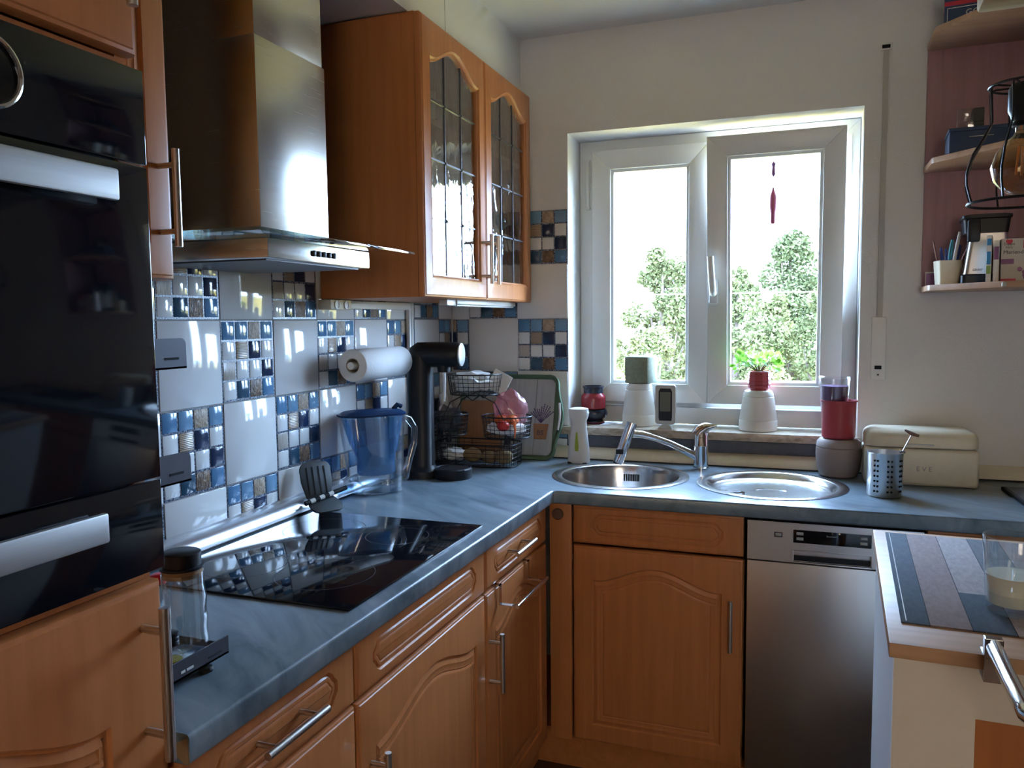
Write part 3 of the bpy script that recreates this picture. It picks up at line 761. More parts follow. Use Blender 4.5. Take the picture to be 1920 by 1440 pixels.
cup(.20, -.65, 1.717, .045, .13, 'clear_glass', 'clear glass jug on the middle shelf behind the left door')
cup(.18, -.30, 1.987, .045, .12, 'clear_glass', 'clear glass jug on the top shelf behind the right door')
cup(.18, -.60, 1.987, .050, .12, 'pale_ceramic', 'cream pitcher on the top shelf behind the left door')
t = thing('strip_light', 'slim white strip light under the leaded glass cabinet', 'strip light', (.27, -.36, 1.452))
B(-.018, .018, -.225, .30, .010, .0245, bev=.002).build('housing', 'white_plastic', t)
B(-.013, .013, -.215, .295, .004, .010, bev=.003).build('diffuser', 'white_pvc', t)
B(-.014, .014, -.29, -.226, .006, .0245, bev=.002).build('switch_box', 'silver_plastic', t)

# ------------------------------------------------------------------ oven tower
t = thing('oven_tower', 'tall beech cabinet holding the black built-in oven', 'cabinet', (.58, -2.715, 0), PI/2)
m = MB(); k = .017
m.box(0, k, .0215, .575, .0, 2.232); m.box(.598-k, .598, .0215, .575, .0, 2.232); m.box(k, .598-k, .0215, .575, 2.215, 2.232); m.box(k, .598-k, .0215, .575, 1.704, 1.716); m.box(k, .598-k, .0215, .575, 1.100, 1.112)
m.build('body', 'beech', t, smooth=False)
d = panel(.594, .510, arch_contour(.594, .510, .058, .06, .05, .045), ARCHP).build('door', 'beech', t, loc=(.002, 0, 1.718), ang=30)
handle(d, (.553, .038), (.553, .20), .035)
d = panel(.594, .975, arch_contour(.594, .975, .085, .06, .085, .06), ARCHP).build('door', 'beech', t, loc=(.002, 0, .125), ang=30)
handle(d, (.560, .770), (.560, .955), .034, .0065)
t = thing('built_in_oven', 'black glass built-in oven with two aluminium handles in the tower', 'oven', (.58, -2.715, 0), PI/2)
B(.02, .578, .024, .52, 1.118, 1.699).build('casing', 'dark_metal', t, smooth=False)
B(.001, .597, -.004, .020, 1.594, 1.7015, bev=.0015).build('control_panel', 'oven_glass', t)
B(.001, .597, -.004, .020, 1.226, 1.5915, bev=.0015).build('door', 'oven_glass', t)
B(.001, .597, -.004, .020, 1.1155, 1.2235, bev=.0015).build('drawer_front', 'oven_glass', t)
for z0, z1 in ((1.545, 1.580), (1.171, 1.2045)):
    m = MB().box(.055, .541 if z0 > 1.4 else .505, -.020, -.012, z0, z1, bev=.003)
    for x in (.09, .49): m.box(x-.01, x+.01, -.013, -.003, z0+.010, z1-.010)
    m.build('handle', 'oven_alu', t)
MB().tube([(.405+.034*math.cos(2*PI*i/36), -.0055, 1.650+.034*math.sin(2*PI*i/36)) for i in range(36)], .0028, 8, closed=True).build('dial_ring', 'chrome', t)

# ------------------------------------------------------------------ hood
t = thing('cooker_hood', 'stainless steel chimney hood with glass canopy over the hob', 'cooker hood', (0, -1.382, 0))
B(.0015, .340, -.195, .183, 1.535, 1.573, bev=.002).build('body', 'steel_hood', t)
hb = B(.02, .32, -.175, .165, 1.5320, 1.5348).build('filter', 'dark_metal', t)
for i in range(5): B(.3395, .345, -.050+i*.019, -.039+i*.019, 1.547, 1.560, bev=.003).build('button', 'black_plastic', t)
B(.0015, .400, -.297, .299, 1.5740, 1.5805, bev=.0012).build('glass_canopy', 'hood_glass', t)
B(.0015, .270, -.123, .123, 1.581, 1.984, bev=.002).build('chimney', 'steel_hood', t)
B(.0015, .266, -.119, .119, 1.984, 2.2355, bev=.001).build('chimney_extension', 'steel_hood', t)

# ------------------------------------------------------------------ spice rack and bottles by the oven
t = thing('spice_rack', 'dark metal three-tier rack on the worktop beside the oven tower', 'rack', (0, 0, .9))
def tray(x0, x1, y0, y1, z, h_, name):
    e = link(name, None, t)
    B(x0, x1, y0, y1, z, z+.003).build('base_plate', 'dark_metal', e, smooth=False)
    m = MB(); r = .010 if z > .1 else .001
    P = [(y0, z), (y1, z)]+([(y1, z+h_)] if r < .002 else arc(y1-r, z+h_-r, r, 0, 90, 5))+[(y0, z+h_)]
    m.prism(P, x1-.002, x1, 'yz'); m.build('front_plate', 'dark_metal', e, smooth=False)
    B(x0, x0+.002, y0, y1, z, z+h_*.6).build('back_plate', 'dark_metal', e, smooth=False)
    B(x0+.002, x1-.002, y1-.002, y1, z, z+h_*.55).build('end_plate', 'dark_metal', e, smooth=False)
    B(x1, x1+.0006, y1-.044, y1-.016, z+h_*.30, z+h_*.38).build('slot', 'strap_slot' if z < .1 or z > .25 else 'strap_slot', e, smooth=False)
    return e
e = tray(.36, .50, -2.103, -1.914, .014, .027, 'tray')
for y0, y1 in ((-2.012, -2.004), (-2.001, -1.988)): B(.5, .5006, y0, y1, .022, .0255).build('mark', 'white_print', e, smooth=False)
for x, y in ((.49, -1.952), (.375, -1.952), (.49, -2.09), (.375, -2.09)):
    MB().lathe([(.010, 0), (.011, .003), (.009, .007), (.003, .008), (.003, .0145)], (x, y, 0), 16).build('foot', 'rubber', t)
tray(.26, .42, -2.103, -1.889, .268, .046, 'tray'); tray(.26, .42, -2.103, -1.889, .442, .046, 'tray')
for x in (.30, .38): B(x-.006, x+.006, -2.106, -2.1035, .012, .50).build('post', 'dark_metal', t, smooth=False)
t = thing('storage_bottle', 'clear ribbed glass bottle with black lid standing in the rack tray', 'bottle', (.453, -1.952, .9175))
MB().lathe([(.001, .0), (.030, .0), (.033, .004), (.034, .03), (.032, .045), (.034, .06), (.032, .075), (.033, .09), (.030, .108), (.030, .128), (.029, .128), (.029, .108), (.031, .09), (.0305, .075), (.0325, .06), (.0305, .045), (.0325, .03), (.031, .006), (.001, .005)], (0, 0, 0), 28, cap0=False, cap1=False).build('glass_body', 'clear_glass', t)
MB().lathe([(.0285, .122), (.0285, .134)], (0, 0, 0), 28).build('wood_collar', 'cork', t)
m = MB().lathe([(.031, .134), (.031, .1375), (.027, .138), (.0275, .157), (.025, .159)], (0, 0, 0), 28); m.box(-.036, -.024, -.006, .006, .149, .155, bev=.001)
m.build('lid', 'black_plastic', t)
t = thing('oil_bottle', 'small glass bottle of yellow oil with black screw cap in the rack', 'bottle', (.480, -2.008, .9175))
MB().lathe([(.001, 0), (.015, 0), (.0165, .003), (.0165, .030), (.009, .037), (.009, .044)], (0, 0, 0), 20, cap0=False).build('glass_body', 'clear_glass', t)
MB().lathe([(.0145, .002), (.0145, .022)], (0, 0, 0), 20).build('oil', 'olive_oil', t)
MB().lathe([(.0115, .043), (.0115, .048), (.0107, .049), (.0115, .050), (.0115, .054), (.0107, .055), (.0115, .056), (.0115, .060), (.010, .061)], (0, 0, 0), 20).build('cap', 'black_plastic', t)
t = thing('squeeze_bottle', 'clear bottle with a bright red cap half hidden by the oven tower', 'bottle', (.400, -1.945, .9175))
MB().lathe([(.001, 0), (.016, 0), (.017, .004), (.017, .085), (.009, .098), (.009, .104)], (0, 0, 0), 20, cap0=False).build('glass_body', 'clear_glass', t)
m = MB().lathe([(.0115, .103), (.0115, .115), (.008, .117)], (0, 0, 0), 18); m.box(-.002, .016, -.005, .005, .111, .1165, bev=.001); m.build('cap', 'red_cap', t)

# ------------------------------------------------------------------ folding spatula
t = thing('folding_grip', 'dark ribbed silicone grip with striped hinge rod leaning on the tiles', 'pot grip', (.072, -1.028, .9))
def paddle(w_, h_):
    P = [(-w_*.40, 0), (w_*.40, 0)]+[(w_/2, h_*.45)]+arc(w_/2-.022, h_-.022, .022, 0, 90, 5)+arc(-w_/2+.022, h_-.022, .022, 90, 180, 5)+[(-w_/2, h_*.45)]
    m = MB().prism(P, 0, .005, 'xz', bev=.0015)
    return m
Mx = [(R_(-15), 0, .036, .098, .012), (R_(117), 0, .034, .066, 0)]
for rx, _, z, h_, off in Mx:
    e = link('paddle', None, t, loc=(-.002, -.005, z), rot=(rx, 0, R_(62)))
    paddle(.092, h_).build('plate', 'grey_rib', e)
    for q in (-.026, -.009, .009, .026): B(q-.0012, q+.0012, -.0010, .0005, .008, h_-.014).build('groove', 'black_plastic', e, smooth=False)
m1 = Vector((-.006, -.065, .030)); m2 = Vector((.042, .060, .052))
for i in range(9):
    a, b = m1.lerp(m2, i/9), m1.lerp(m2, (i+1)/9)
    MB().cyl(a, b, .0065, 12).build('rod_segment', 'black_plastic' if i % 2 == 0 or i > 6 else 'white_plastic', t)

# ------------------------------------------------------------------ water filter jug
t = thing('filter_jug', 'clear water filter jug with blue funnel and lid on the worktop', 'jug', (.102, -.785, .9005), R_(52)); t.scale = (1.06, 1.06, 1.03)
def oval(prof, n=40): return [[(a*math.cos(2*PI*i/n)*(1 if True else 1)+dx, b*math.sin(2*PI*i/n), z) for i in range(n)] for a, b, dx, z in prof]
def soval(prof, n=44, e=2.8):
    out = []
    for a, b, dx, z in prof:
        r = []
        for i in range(n):
            c, s = math.cos(2*PI*i/n), math.sin(2*PI*i/n)
            r.append((dx+a*abs(c)**(2/e)*(1 if c >= 0 else -1), b*abs(s)**(2/e)*(1 if s >= 0 else -1), z))
        out.append(r)
    return out
MB().rings(soval([(.068, .044, 0, .0), (.074, .048, 0, .004), (.076, .049, 0, .03), (.084, .053, -.004, .12), (.094, .056, -.008, .226), (.0915, .054, -.008, .226), (.0815, .051, -.004, .12), (.0735, .047, 0, .03), (.068, .044, 0, .006)]), True, True, True).build('pitcher', 'clear_plastic', t)
MB().rings(soval([(.050, .034, .002, .055), (.054, .036, .002, .062), (.054, .037, .002, .105), (.070, .046, -.002, .145), (.0885, .052, -.007, .222)], e=2.4), True, True, False).build('funnel', 'blue_plastic', t)
MB().rings(soval([(.0715, .046, 0, .007), (.0728, .0468, 0, .042)]), True, True, True).build('water', 'water', t)
m = MB().rings(soval([(.096, .058, -.008, .2275), (.097, .0585, -.008, .232), (.080, .048, -.006, .240), (.03, .02, .0, .243)]), True, True, True)
m.tube([(.058, 0, .240), (.07, 0, .252), (.082, 0, .246)], .007, 10); m.build('lid', 'blue_lid', t)
MB().tube([(.082, 0, .214), (.104, 0, .208), (.122, 0, .180), (.120, 0, .135), (.104, 0, .085), (.092, 0, .035), (.074, 0, .018)], .010, 12, rs=[.012, .011, .010, .0095, .0095, .009, .009]).build('handle', 'clear_plastic', t)
text('lettering', 'BRITA', .013, 'silver_plastic', t, (.015, -.0488, .034), (PI/2, 0, 0))

# ------------------------------------------------------------------ paper roll
t = thing('paper_towel_roll', 'white kitchen paper roll on a holder below the wall cabinet', 'paper roll', (.084, -.730, 1.285))
MB().lathe([(.022, -.140), (.046, -.140), (.0475, -.138), (.0475, .138), (.046, .140), (.022, .140), (.022, -.138)], (0, 0, 0), 36, 'y', cap0=False, cap1=False).build('roll', 'paper', t)
MB().lathe([(.0215, -.139), (.0215, .139), (.0195, .139), (.0195, -.139), (.0215, -.139)], (0, 0, 0), 24, 'y', cap0=False, cap1=False).build('core', 'cardboard', t)
MB().cyl((0, -.152, 0), (0, .15, 0), .011, 14).build('rod', 'white_plastic', t)
m = MB().box(-.080, .004, .141, .150, -.010, .010, bev=.003); m.box(-.0805, -.076, .11, .18, -.03, .03, bev=.002); m.build('bracket', 'white_plastic', t)

# ------------------------------------------------------------------ drinks maker
t = thing('drinks_maker', 'black upright sparkling water maker in the worktop corner', 'drinks maker', (.122, -.522, .9005), R_(8))
m = MB().rings(soval([(.060, .052, 0, .0), (.060, .052, 0, .022), (.052, .044, 0, .030), (.043, .040, 0, .040), (.042, .040, 0, .37), (.043, .041, .002, .395), (.036, .036, .006, .425), (.018, .02, .012, .442)], e=2.3), True, True, True)
m.build('column', 'black_plastic', t)
MB().lathe([(.036, -.01), (.041, .02), (.041, .110), (.039, .128), (.034, .138)], (.0, 0, .402), 30, 'x').build('head', 'black_plastic', t)
MB().lathe([(.0345, .1375), (.0375, .139), (.0375, .143), (.034, .145), (.012, .1455)], (.0, 0, .402), 30, 'x').build('chrome_cap', 'silver_plastic', t)
MB().lathe([(.020, .345), (.022, .362), (.022, .372)], (.082, 0, 0), 20).build('bottle_seat', 'black_plastic', t)
MB().lathe([(.0035, .250), (.006, .345)], (.082, 0, 0), 12).build('nozzle', 'white_plastic', t)
MB().lathe([(.060, 0), (.062, .004), (.062, .030), (.057, .034), (.055, .030)], (.108, 0, 0), 36).build('drip_tray', 'black_plastic', t)
m = MB()
for i in range(9): m.box(.108-.05, .108+.05, -.04+i*.01-.0012, -.04+i*.01+.0012, .0305, .0325)
m.build('drip_grille', 'dark_metal', t, smooth=False)['kind'] = 'stuff'

# ------------------------------------------------------------------ tiered wire basket and contents
def wire_basket(parent, name, c, a, b, h_, nv=30, nh=4, e=2.0, taper=.9, bottom=True):
    m = MB(); n = 40
    def P(f, i, N=n):
        k = taper+(1-taper)*f; th = 2*PI*i/N; cc, ss = math.cos(th), math.sin(th)
        return (c[0]+k*a*abs(cc)**(2/e)*(1 if cc >= 0 else -1), c[1]+k*b*abs(ss)**(2/e)*(1 if ss >= 0 else -1), c[2]+h_*f)
    for j in range(nh+1): m.tube([P(j/nh, i) for i in range(n)], .0026 if j in (0, nh) else .0010, 6 if j in (0, nh) else 4, closed=True)
    for i in range(nv): m.tube([P(0, i, nv), P(1, i, nv)], .0010, 4)
    if bottom:
        for q in range(-5, 6):
            x = q/6*a*taper; yy = b*taper*(1-abs(q/6)**e)**(1/e); m.tube([(c[0]+x, c[1]-yy, c[2]), (c[0]+x, c[1]+yy, c[2])], .0008, 4)
    return m.build(name, 'black_wire', parent)
BX, BY = .212, -.250
t = thing('tiered_basket', 'black wire three-tier basket stand in front of the cutting boards', 'basket stand', (BX, BY, .9005))
wire_basket(t, 'base_basket', (0, 0, .004), .150, .075, .075, 34, 5, 5., .98)
wire_basket(t, 'lower_basket', (-.117, .0, .105), .073, .068, .072, 28, 5)
wire_basket(t, 'lower_basket', (.110, -.005, .105), .090, .075, .072, 28, 5)
wire_basket(t, 'top_basket', (-.012, 0, .252), .098, .085, .070, 30, 5)
m = MB()
for y in (-.05, .05):
    m.tube([(-.14, y, .07), (-.13, y, .14), (-.085, y, .225), (-.03, y, .252), (.0, y, .232), (.03, y, .252), (.085, y, .225), (.13, y, .14), (.115, y, .07)], .0022, 6)
m.build('arch_frame', 'black_wire', t)
m = MB().cyl((-.117, 0, .075), (-.117, 0, .106), .010, 10); m.build('pivot', 'black_wire', t); MB().cyl((.11, 0, .075), (.11, 0, .106), .012, 10).build('pivot', 'black_wire', t)
def crumple(name, label, cat, c, r, mat, seed, sc=(1, 1, .6), group=None, amp=.25):
    rg = random.Random(seed); bm = bmesh.new(); bmesh.ops.create_icosphere(bm, subdivisions=3, radius=1)
    off = [rg.random()*6 for _ in range(6)]
    for v in bm.verts:
        k = 1+amp*(math.sin(v.co.x*5+off[0])*math.sin(v.co.y*6+off[1])+.6*math.sin(v.co.z*9+off[2]+v.co.x*4))
        v.co = Vector((v.co.x*sc[0], v.co.y*sc[1], v.co.z*sc[2]))*r*k
    zmin = min(v.co.z for v in bm.verts)
    for v in bm.verts: v.co.z -= zmin
    s = MB(); s.bm.free(); s.bm = bm
    o = s.build(name, mat, ang=35); o.location = c; return tag(o, label, cat, group)
crumple('paper_napkin', 'crumpled white napkins in the top wire basket', 'napkin', (BX-.022, BY, 1.1555), .062, 'paper', 1, (1.1, .95, .55))
o = B(-.035, .035, -.002, .002, 0, .075, bev=.001).build('folded_card', 'paper'); o.location = (BX+.058, BY+.01, 1.16); o.rotation_euler = (R_(-12), R_(28), R_(10)); tag(o, 'white folded paper sticking up from the top wire basket', 'paper')
crumple('plastic_bag', 'dark see-through bag in the lower left wire basket', 'bag', (BX-.117, BY, 1.0085), .050, 'dark_bag', 2, (1, .85, .85))
crumple('fruit_net', 'pink translucent bag rising from the lower right wire basket', 'bag', (BX+.115, BY+.022, 1.0085), .060, 'pink_bag', 6, (1.0, .6, 1.2), amp=.17)
crumple('napkin_liner', 'white paper liner in the lower right wire basket', 'paper', (BX+.108, BY-.005, 1.0075), .070, 'paper', 9, (1.0, .85, .38), amp=.1)
for i, (dx, dy, dz, mt, nm, lb) in enumerate(((.10, -.035, .056, 'orange_fruit', 'tangerine', 'orange fruit lying left in the lower right basket'), (.140, -.030, .056, 'orange_fruit', 'tangerine', 'orange fruit lying right in the lower right basket'),
                                   (.118, -.060, .040, 'red_fruit', 'tomato', 'red fruit at the front of the lower right basket'))):
    tt = thing(nm, lb, 'fruit', (BX+dx, BY+dy, 1.0085+dz-.02)); MB().sphere((0, 0, .02), .021, 16, 12, (1.1, 1, .9)).build('flesh', mt, tt); MB().cyl((0, 0, .037), (.002, 0, .042), .002, 6).build('stalk', 'stem_green', tt)
o = MB().tube([(.150, -.06, .066), (.166, -.078, .058), (.170, -.083, .03), (.168, -.083, .0)], .004, 6, rs=[.007, .006, .004, .001]).build('ribbon', 'orange_fruit'); o.location = (BX, BY, 1.0085); tag(o, 'orange and white bag tail hanging over the basket rim', 'ribbon')
for i, (dx, lb) in enumerate(((-.02, 'brown potato in the middle of the bottom wire basket'), (.045, 'small brown potato right of centre in the bottom wire basket'), (.10, 'yellowish potato at the right of the bottom wire basket'))):
    crumple('potato', lb, 'potato', (BX+dx, BY-.01, .9065), .030-.004*(i % 2), 'potato', 20+i, (1.15, .9, .85), 'potatoes in the bottom basket', .06)
crumple('paper_bag', 'white paper scrap at the left of the bottom wire basket', 'paper', (BX-.09, BY, .9065), .042, 'paper', 31, (1.1, .9, .5))

# ------------------------------------------------------------------ cutting boards leaning on the window wall
t = thing('serving_tray', 'grey plank-look tray with lavender pot print leaning on the wall', 'tray', (.30, -.105, .9005)); t.rotation_euler = (R_(-14), 0, 0)
P = rrect(-.24, .160, 0, .315, .03, 6)
P = [(x+(.022*math.exp(-((z-.16)/.07)**2) if x > .1 else 0), z) for x, z in P]
P2 = rrect(-.24, .160, 0, .315, .03, 6)
def tray_outline(g):
    x0, x1, z0, z1, r = -.24+g, .150-g, g, .315-g, .035
    L = arc(x1-r, z0+r, r, -90, 0, 5)
    for i in range(1, 12):
        z = z0+r+(z1-z0-2*r)*i/12; L.append((x1+.024*math.sin(PI*i/12)**2, z))
    return L+arc(x1-r, z1-r, r, 0, 90, 5)+arc(x0+r, z1-r, r, 90, 180, 5)+arc(x0+r, z0+r, r, 180, 270, 5)
o1, o2 = tray_outline(0), tray_outline(.014)
MB().rings([[(x, .006, z) for x, z in o1], [(x, -.010, z) for x, z in o1], [(x, -.010, z) for x, z in tray_outline(.004)], [(x, .002, z) for x, z in o2]], True, True, False).build('rim', 'green_rim', t)
for i in range(5):
    x0 = -.226+i*.0724; B(x0+.0008, min(x0+.0716, .135), -.0005, .004, .016, .299, bev=.0006).build('plank', 'grey_board', t)
MB().tube([(.158, -.011, .11), (.163, -.013, .15), (.163, -.013, .17), (.158, -.011, .21)], .0045, 8).build('grip', 'white_plastic', t)
rg = random.Random(4); m = MB()
for i in range(11):
    a = R_(-48+i*9.5); l = rg.uniform(.050, .072); b0 = Vector((.088, -.0012, .135))
    p = [b0, b0+Vector((math.sin(a)*l*.5, 0, math.cos(a)*l*.55)), b0+Vector((math.sin(a)*l, 0, math.cos(a)*l))]
    m.tube(p, .001, 4)
    for q in range(5): m.sphere(tuple(p[1].lerp(p[2], q/4)), .0028, 6, 4, (1, .3, 1))
m.build('lavender_print', 'lavender', t)
MB().prism([(.064, .075), (.112, .075), (.118, .132), (.060, .132)], -.0022, -.0005, 'xz').build('pot_print', 'board_wood', t)
text('lettering', 'BS', .026, 'dark_print', t, (.088, -.0026, .098), (PI/2, 0, 0))
t = thing('cutting_board', 'brown wooden cutting board leaning between basket and grey tray', 'cutting board', (.168, -.138, .9005)); t.rotation_euler = (R_(-10), 0, 0)
MB().prism(rrect(-.085, .085, 0, .215, .014), -.008, .008, 'xz', bev=.002).build('board', 'board_wood', t)
t = thing('cutting_board', 'white plastic cutting board with hanging hole in the corner', 'cutting board', (.066, -.135, .9005)); t.rotation_euler = (R_(-11), 0, R_(90))
MB().prism(rrect(-.055, .055, 0, .20, .02), -.004, .004, 'xz', bev=.0015).build('board', 'white_plastic', t)
MB().prism(rrect(-.03, .03, .1985, .245, .018), -.004, .004, 'xz', bev=.0015).build('grip_tab', 'white_plastic', t)
MB().lathe([(.008, -.0048), (.008, .0048)], (0, 0, .225), 16, 'y').build('hanging_hole', 'strap_slot', t)

# ------------------------------------------------------------------ soap dispenser
t = thing('soap_dispenser', 'white automatic soap dispenser with lime window left of the sink', 'soap dispenser', (.545, -.115, .9005))
m = MB().rings(soval([(.038, .030, 0, 0), (.040, .032, 0, .004), (.037, .030, 0, .05), (.028, .026, 0, .125), (.027, .026, 0, .150), (.034, .032, 0, .166), (.036, .034, 0, .180), (.034, .032, 0, .186)], e=2.4), True, True, True)
m.build('body', 'white_plastic', t)
MB().rings([[(x*.94, y*.94-.002, z+.0) for x, y, z in r] for r in soval([(.037, .036, 0, .1855), (.036, .034, 0, .194), (.02, .02, 0, .198)], e=2.4)], True, True, True).build('cap', 'white_pvc', t)
MB().prism([(-.006, .045), (.006, .045), (.007, .060), (.002, .112), (-.002, .112), (-.007, .060)], -.0325, -.0270, 'xz').build('level_window', 'lime', t)
B(-.034, .034, -.028, .028, -.0, .004, bev=.001).build('foot', 'black_plastic', t)

# ------------------------------------------------------------------ sill objects (sill top z = 1.015)
S = 1.0155
t = thing('candle_warmer', 'dark round candle warmer at the left end of the sill', 'candle warmer', (.548, .100, S))
m = MB().lathe([(.036, 0), (.038, .003), (.038, .010), (.030, .013), (.046, .026), (.050, .040), (.044, .054), (.030, .056)], (0, 0, 0), 32)
m.build('base', 'navy_glaze', t); MB().lathe([(.0385, .003), (.0395, .0045), (.0385, .006)], (0, 0, 0), 32).build('rim_line', 'red_glaze', t)
t = thing('candle_jar', 'dark red jar with navy lid standing on the candle warmer', 'jar', (.543, .100, S+.0565))
MB().lathe([(.042, 0), (.046, .004), (.047, .040), (.045, .050), (.037, .058), (.036, .062)], (0, 0, 0), 32).build('jar_body', 'red_glaze', t)
MB().lathe([(.037, .0605), (.037, .078), (.040, .080), (.040, .087), (.034, .087), (.034, .080)], (0, 0, 0), 32).build('lid', 'navy_glaze', t)
def white_pot(label, loc, k):
    t = thing('lidded_pot', label, 'pot', loc)
    MB().lathe([(.060*k, 0), (.062*k, .002), (.062*k, .035), (.060*k, .038), (.0605*k, .040), (.050*k, .118), (.047*k, .120)], (0, 0, 0), 36).build('pot', 'pale_ceramic', t)
    MB().lathe([(.0485*k, .1205), (.0485*k, .128), (.044*k, .139), (.040*k, .141)], (0, 0, 0), 36).build('lid', 'pale_ceramic', t)
    return t
white_pot('white tapered pot with lid below the sage green cube planter', (.720, .096, S), 1.0).scale = (1, 1, 1.12)
white_pot('white tapered pot with lid below the red plant pot', (1.148, .076, S), 1.06)
t = thing('cube_planter', 'sage green cube planter standing on the left white pot', 'planter', (.728, .096, S+.1585), R_(-14)); t.scale = (1.04, 1.04, 1.04)
m = MB().box(-.045, .045, -.045, .045, 0, .096, bev=.006); m.build('cube', 'sage', t)
B(-.036, .036, -.036, .036, .0955, .097).build('soil', 'soil', t, smooth=False)
def leafmesh(l, w_, mat, cup_=.15):
    n = 6; vs, fs = [], []
    for i in range(n+1):
        f = i/n; ww = w_*math.sin(PI*min(.999, .04+f*.94))**.7
        vs += [(-ww/2, f*l, cup_*ww*.6), (0, f*l, 0), (ww/2, f*l, cup_*ww*.6)]
    for i in range(n):
        a = i*3
        for k in (0, 1): fs.append((a+k, a+k+1, a+k+4, a+k+3))
    me = bpy.data.meshes.new('leaf'); me.from_pydata(vs, [], fs); me.materials.append(MATS[mat])
    return me
LM = leafmesh(.024, .023, 'leaf_green'); LS = leafmesh(.014, .012, 'leaf_green')
def add_leaf(me, parent, p, d, roll):
    q = Vector(d).normalized().to_track_quat('Y', 'Z'); o = link('leaf', me, parent, loc=p)
    o.rotation_mode = 'QUATERNION'; o.rotation_quaternion = q @ Matrix.Rotation(roll, 3, 'Y').to_quaternion(); return o
sprig = thing('seedling', 'tiny green seedling sprouting from the sage cube planter', 'plant', (.735, .096, S+.259))
MB().tube([(0, 0, 0), (.002, 0, .02), (.004, 0, .04)], .001, 6).build('stem', 'stem_green', sprig)
for i in range(6): add_leaf(LS, sprig, (.003, 0, .018+i*.005), (math.cos(i*2.2), math.sin(i*2.2), .8), i)
t = thing('weather_station', 'silver digital thermometer on a foot between the window pots', 'thermometer', (.832, .018, S)); t.scale = (1, 1, 1.06)
MB().rings([[(x, y, z) for x, z in rrect(-.036, .036, .016, .150, .010)] for y in (-.008, .008)], True, True, True).build('case', 'silver_plastic', t)
MB().prism([(-.022, .028), (.022, .028), (.024, .040), (.024, .128), (.018, .138), (-.018, .138), (-.024, .128), (-.024, .040)], -.0095, -.0078, 'xz').build('bezel', 'black_plastic', t)
B(-.019, .019, -.0105, -.009, .060, .126).build('screen', 'lcd', t, smooth=False)
MB().prism([(-.026, 0), (.026, 0), (.020, .008), (.010, .016), (-.010, .016), (-.020, .008)], -.014, .016, 'xz').build('foot', 'silver_plastic', t)
t = thing('red_planter', 'small faceted red plant pot on the right white pot', 'plant pot', (1.150, .076, S+.1415))
MB().lathe([(.030, 0), (.031, .004), (.039, .010), (.038, .018), (.041, .022), (.0395, .032), (.0405, .036), (.038, .048), (.039, .052), (.036, .066), (.033, .067), (.033, .058)], (0, 0, 0), 10).build('pot', 'red_pot', t, ang=20)
MB().lathe([(.0325, .058), (.001, .060)], (0, 0, 0), 16).build('soil', 'soil', t)
jade = thing('jade_plant', 'leafy green jade plant growing in the red pot', 'plant', (1.150, .076, S+.2005))
rg = random.Random(12); m = MB(); tips = []
for i in range(13):
    a = 2*PI*i/13+rg.uniform(-.2, .2); l = rg.uniform(.45, 1.0); tip = Vector((math.cos(a)*.082*l, math.sin(a)*.045*l, rg.uniform(.028, .062)))
    tips.append(tip); m.tube([(0, 0, 0), tip*.45+Vector((0, 0, .012)), tip], .002, 6, rs=[.0030, .0022, .0014])
for tip in tips:
    for k in range(8):
        p = tip+Vector((rg.gauss(0, .012), rg.gauss(0, .010), rg.gauss(.002, .011))); d = (p-tip)*60+Vector((tip.x*6, tip.y*6, rg.uniform(-.2, .5)))
        s = rg.uniform(.6, .95); o = add_leaf(LM, jade, tuple(p), d, rg.uniform(-1.4, 1.4)); o.scale = (s, s, s)
m.build('stems', 'stem_green', jade)

# ------------------------------------------------------------------ stacked pots right of the drainer
t = thing('taupe_pot', 'taupe rounded storage pot on the worktop below the sill end', 'pot', (1.408, -.105, .9005))
MB().lathe([(.050, 0), (.058, .005), (.066, .030), (.0695, .070), (.0685, .093), (.067, .0945)], (0, 0, 0), 40).build('pot', 'taupe', t)
MB().lathe([(.0675, .0955), (.0685, .097), (.066, .112), (.058, .121), (.030, .123)], (0, 0, 0), 40).build('lid', 'taupe', t)
t = thing('red_pot', 'dark red cylindrical pot standing on the taupe pot', 'pot', (1.406, -.105, 1.0245))
MB().lathe([(.046, 0), (.050, .004), (.0525, .115), (.056, .117), (.056, .121), (.051, .121), (.048, .008)], (0, 0, 0), 40).build('pot', 'red_pot', t)
t = thing('candle_cup', 'clear cup of purple wax standing inside the dark red pot', 'candle', (1.392, -.105, 1.0335))
MB().lathe([(.034, .0), (.036, .002), (.046, .176), (.0475, .178), (.0475, .182), (.044, .182), (.034, .004)], (0, 0, 0), 32).build('cup', 'clear_plastic', t)
MB().lathe([(.033, .006), (.0425, .158)], (0, 0, 0), 32).build('wax', 'purple_wax', t)
MB().lathe([(.0460, .1825), (.0480, .186), (.044, .190), (.02, .191)], (0, 0, 0), 32).build('lid', 'clear_plastic', t)

# ------------------------------------------------------------------ bread bin and utensil holder
t = thing('bread_bin', 'cream metal bread bin against the wall right of the window', 'bread bin', (1.478, -.055, .9005))
L_, D_, H_ = .312, .155, .168
B(0, L_, -D_, 0, 0, .1125, bev=.012, seg=4).build('body', 'cream', t)
m = MB().box(0, L_, -D_, 0, .1128, .2228, bev=.036, seg=6)
bmesh.ops.bisect_plane(m.bm, geom=m.bm.verts[:]+m.bm.edges[:]+m.bm.faces[:], plane_co=(0, 0, .168), plane_no=(0, 0, 1)) if False else None
for v in m.bm.verts:
    z = v.co.z-.1128
    v.co.z = .1128+(z*.12 if z < .037 else .0044+(z-.037)*.70)
m.build('lid', 'cream', t)
B(.115, .190, -D_-.005, -D_+.001, .124, .128, bev=.001).build('handle', 'silver_plastic', t)
text('lettering', 'E V E', .020, 'taupe', t, (.165, -D_-.0004, .052), (PI/2, 0, 0))
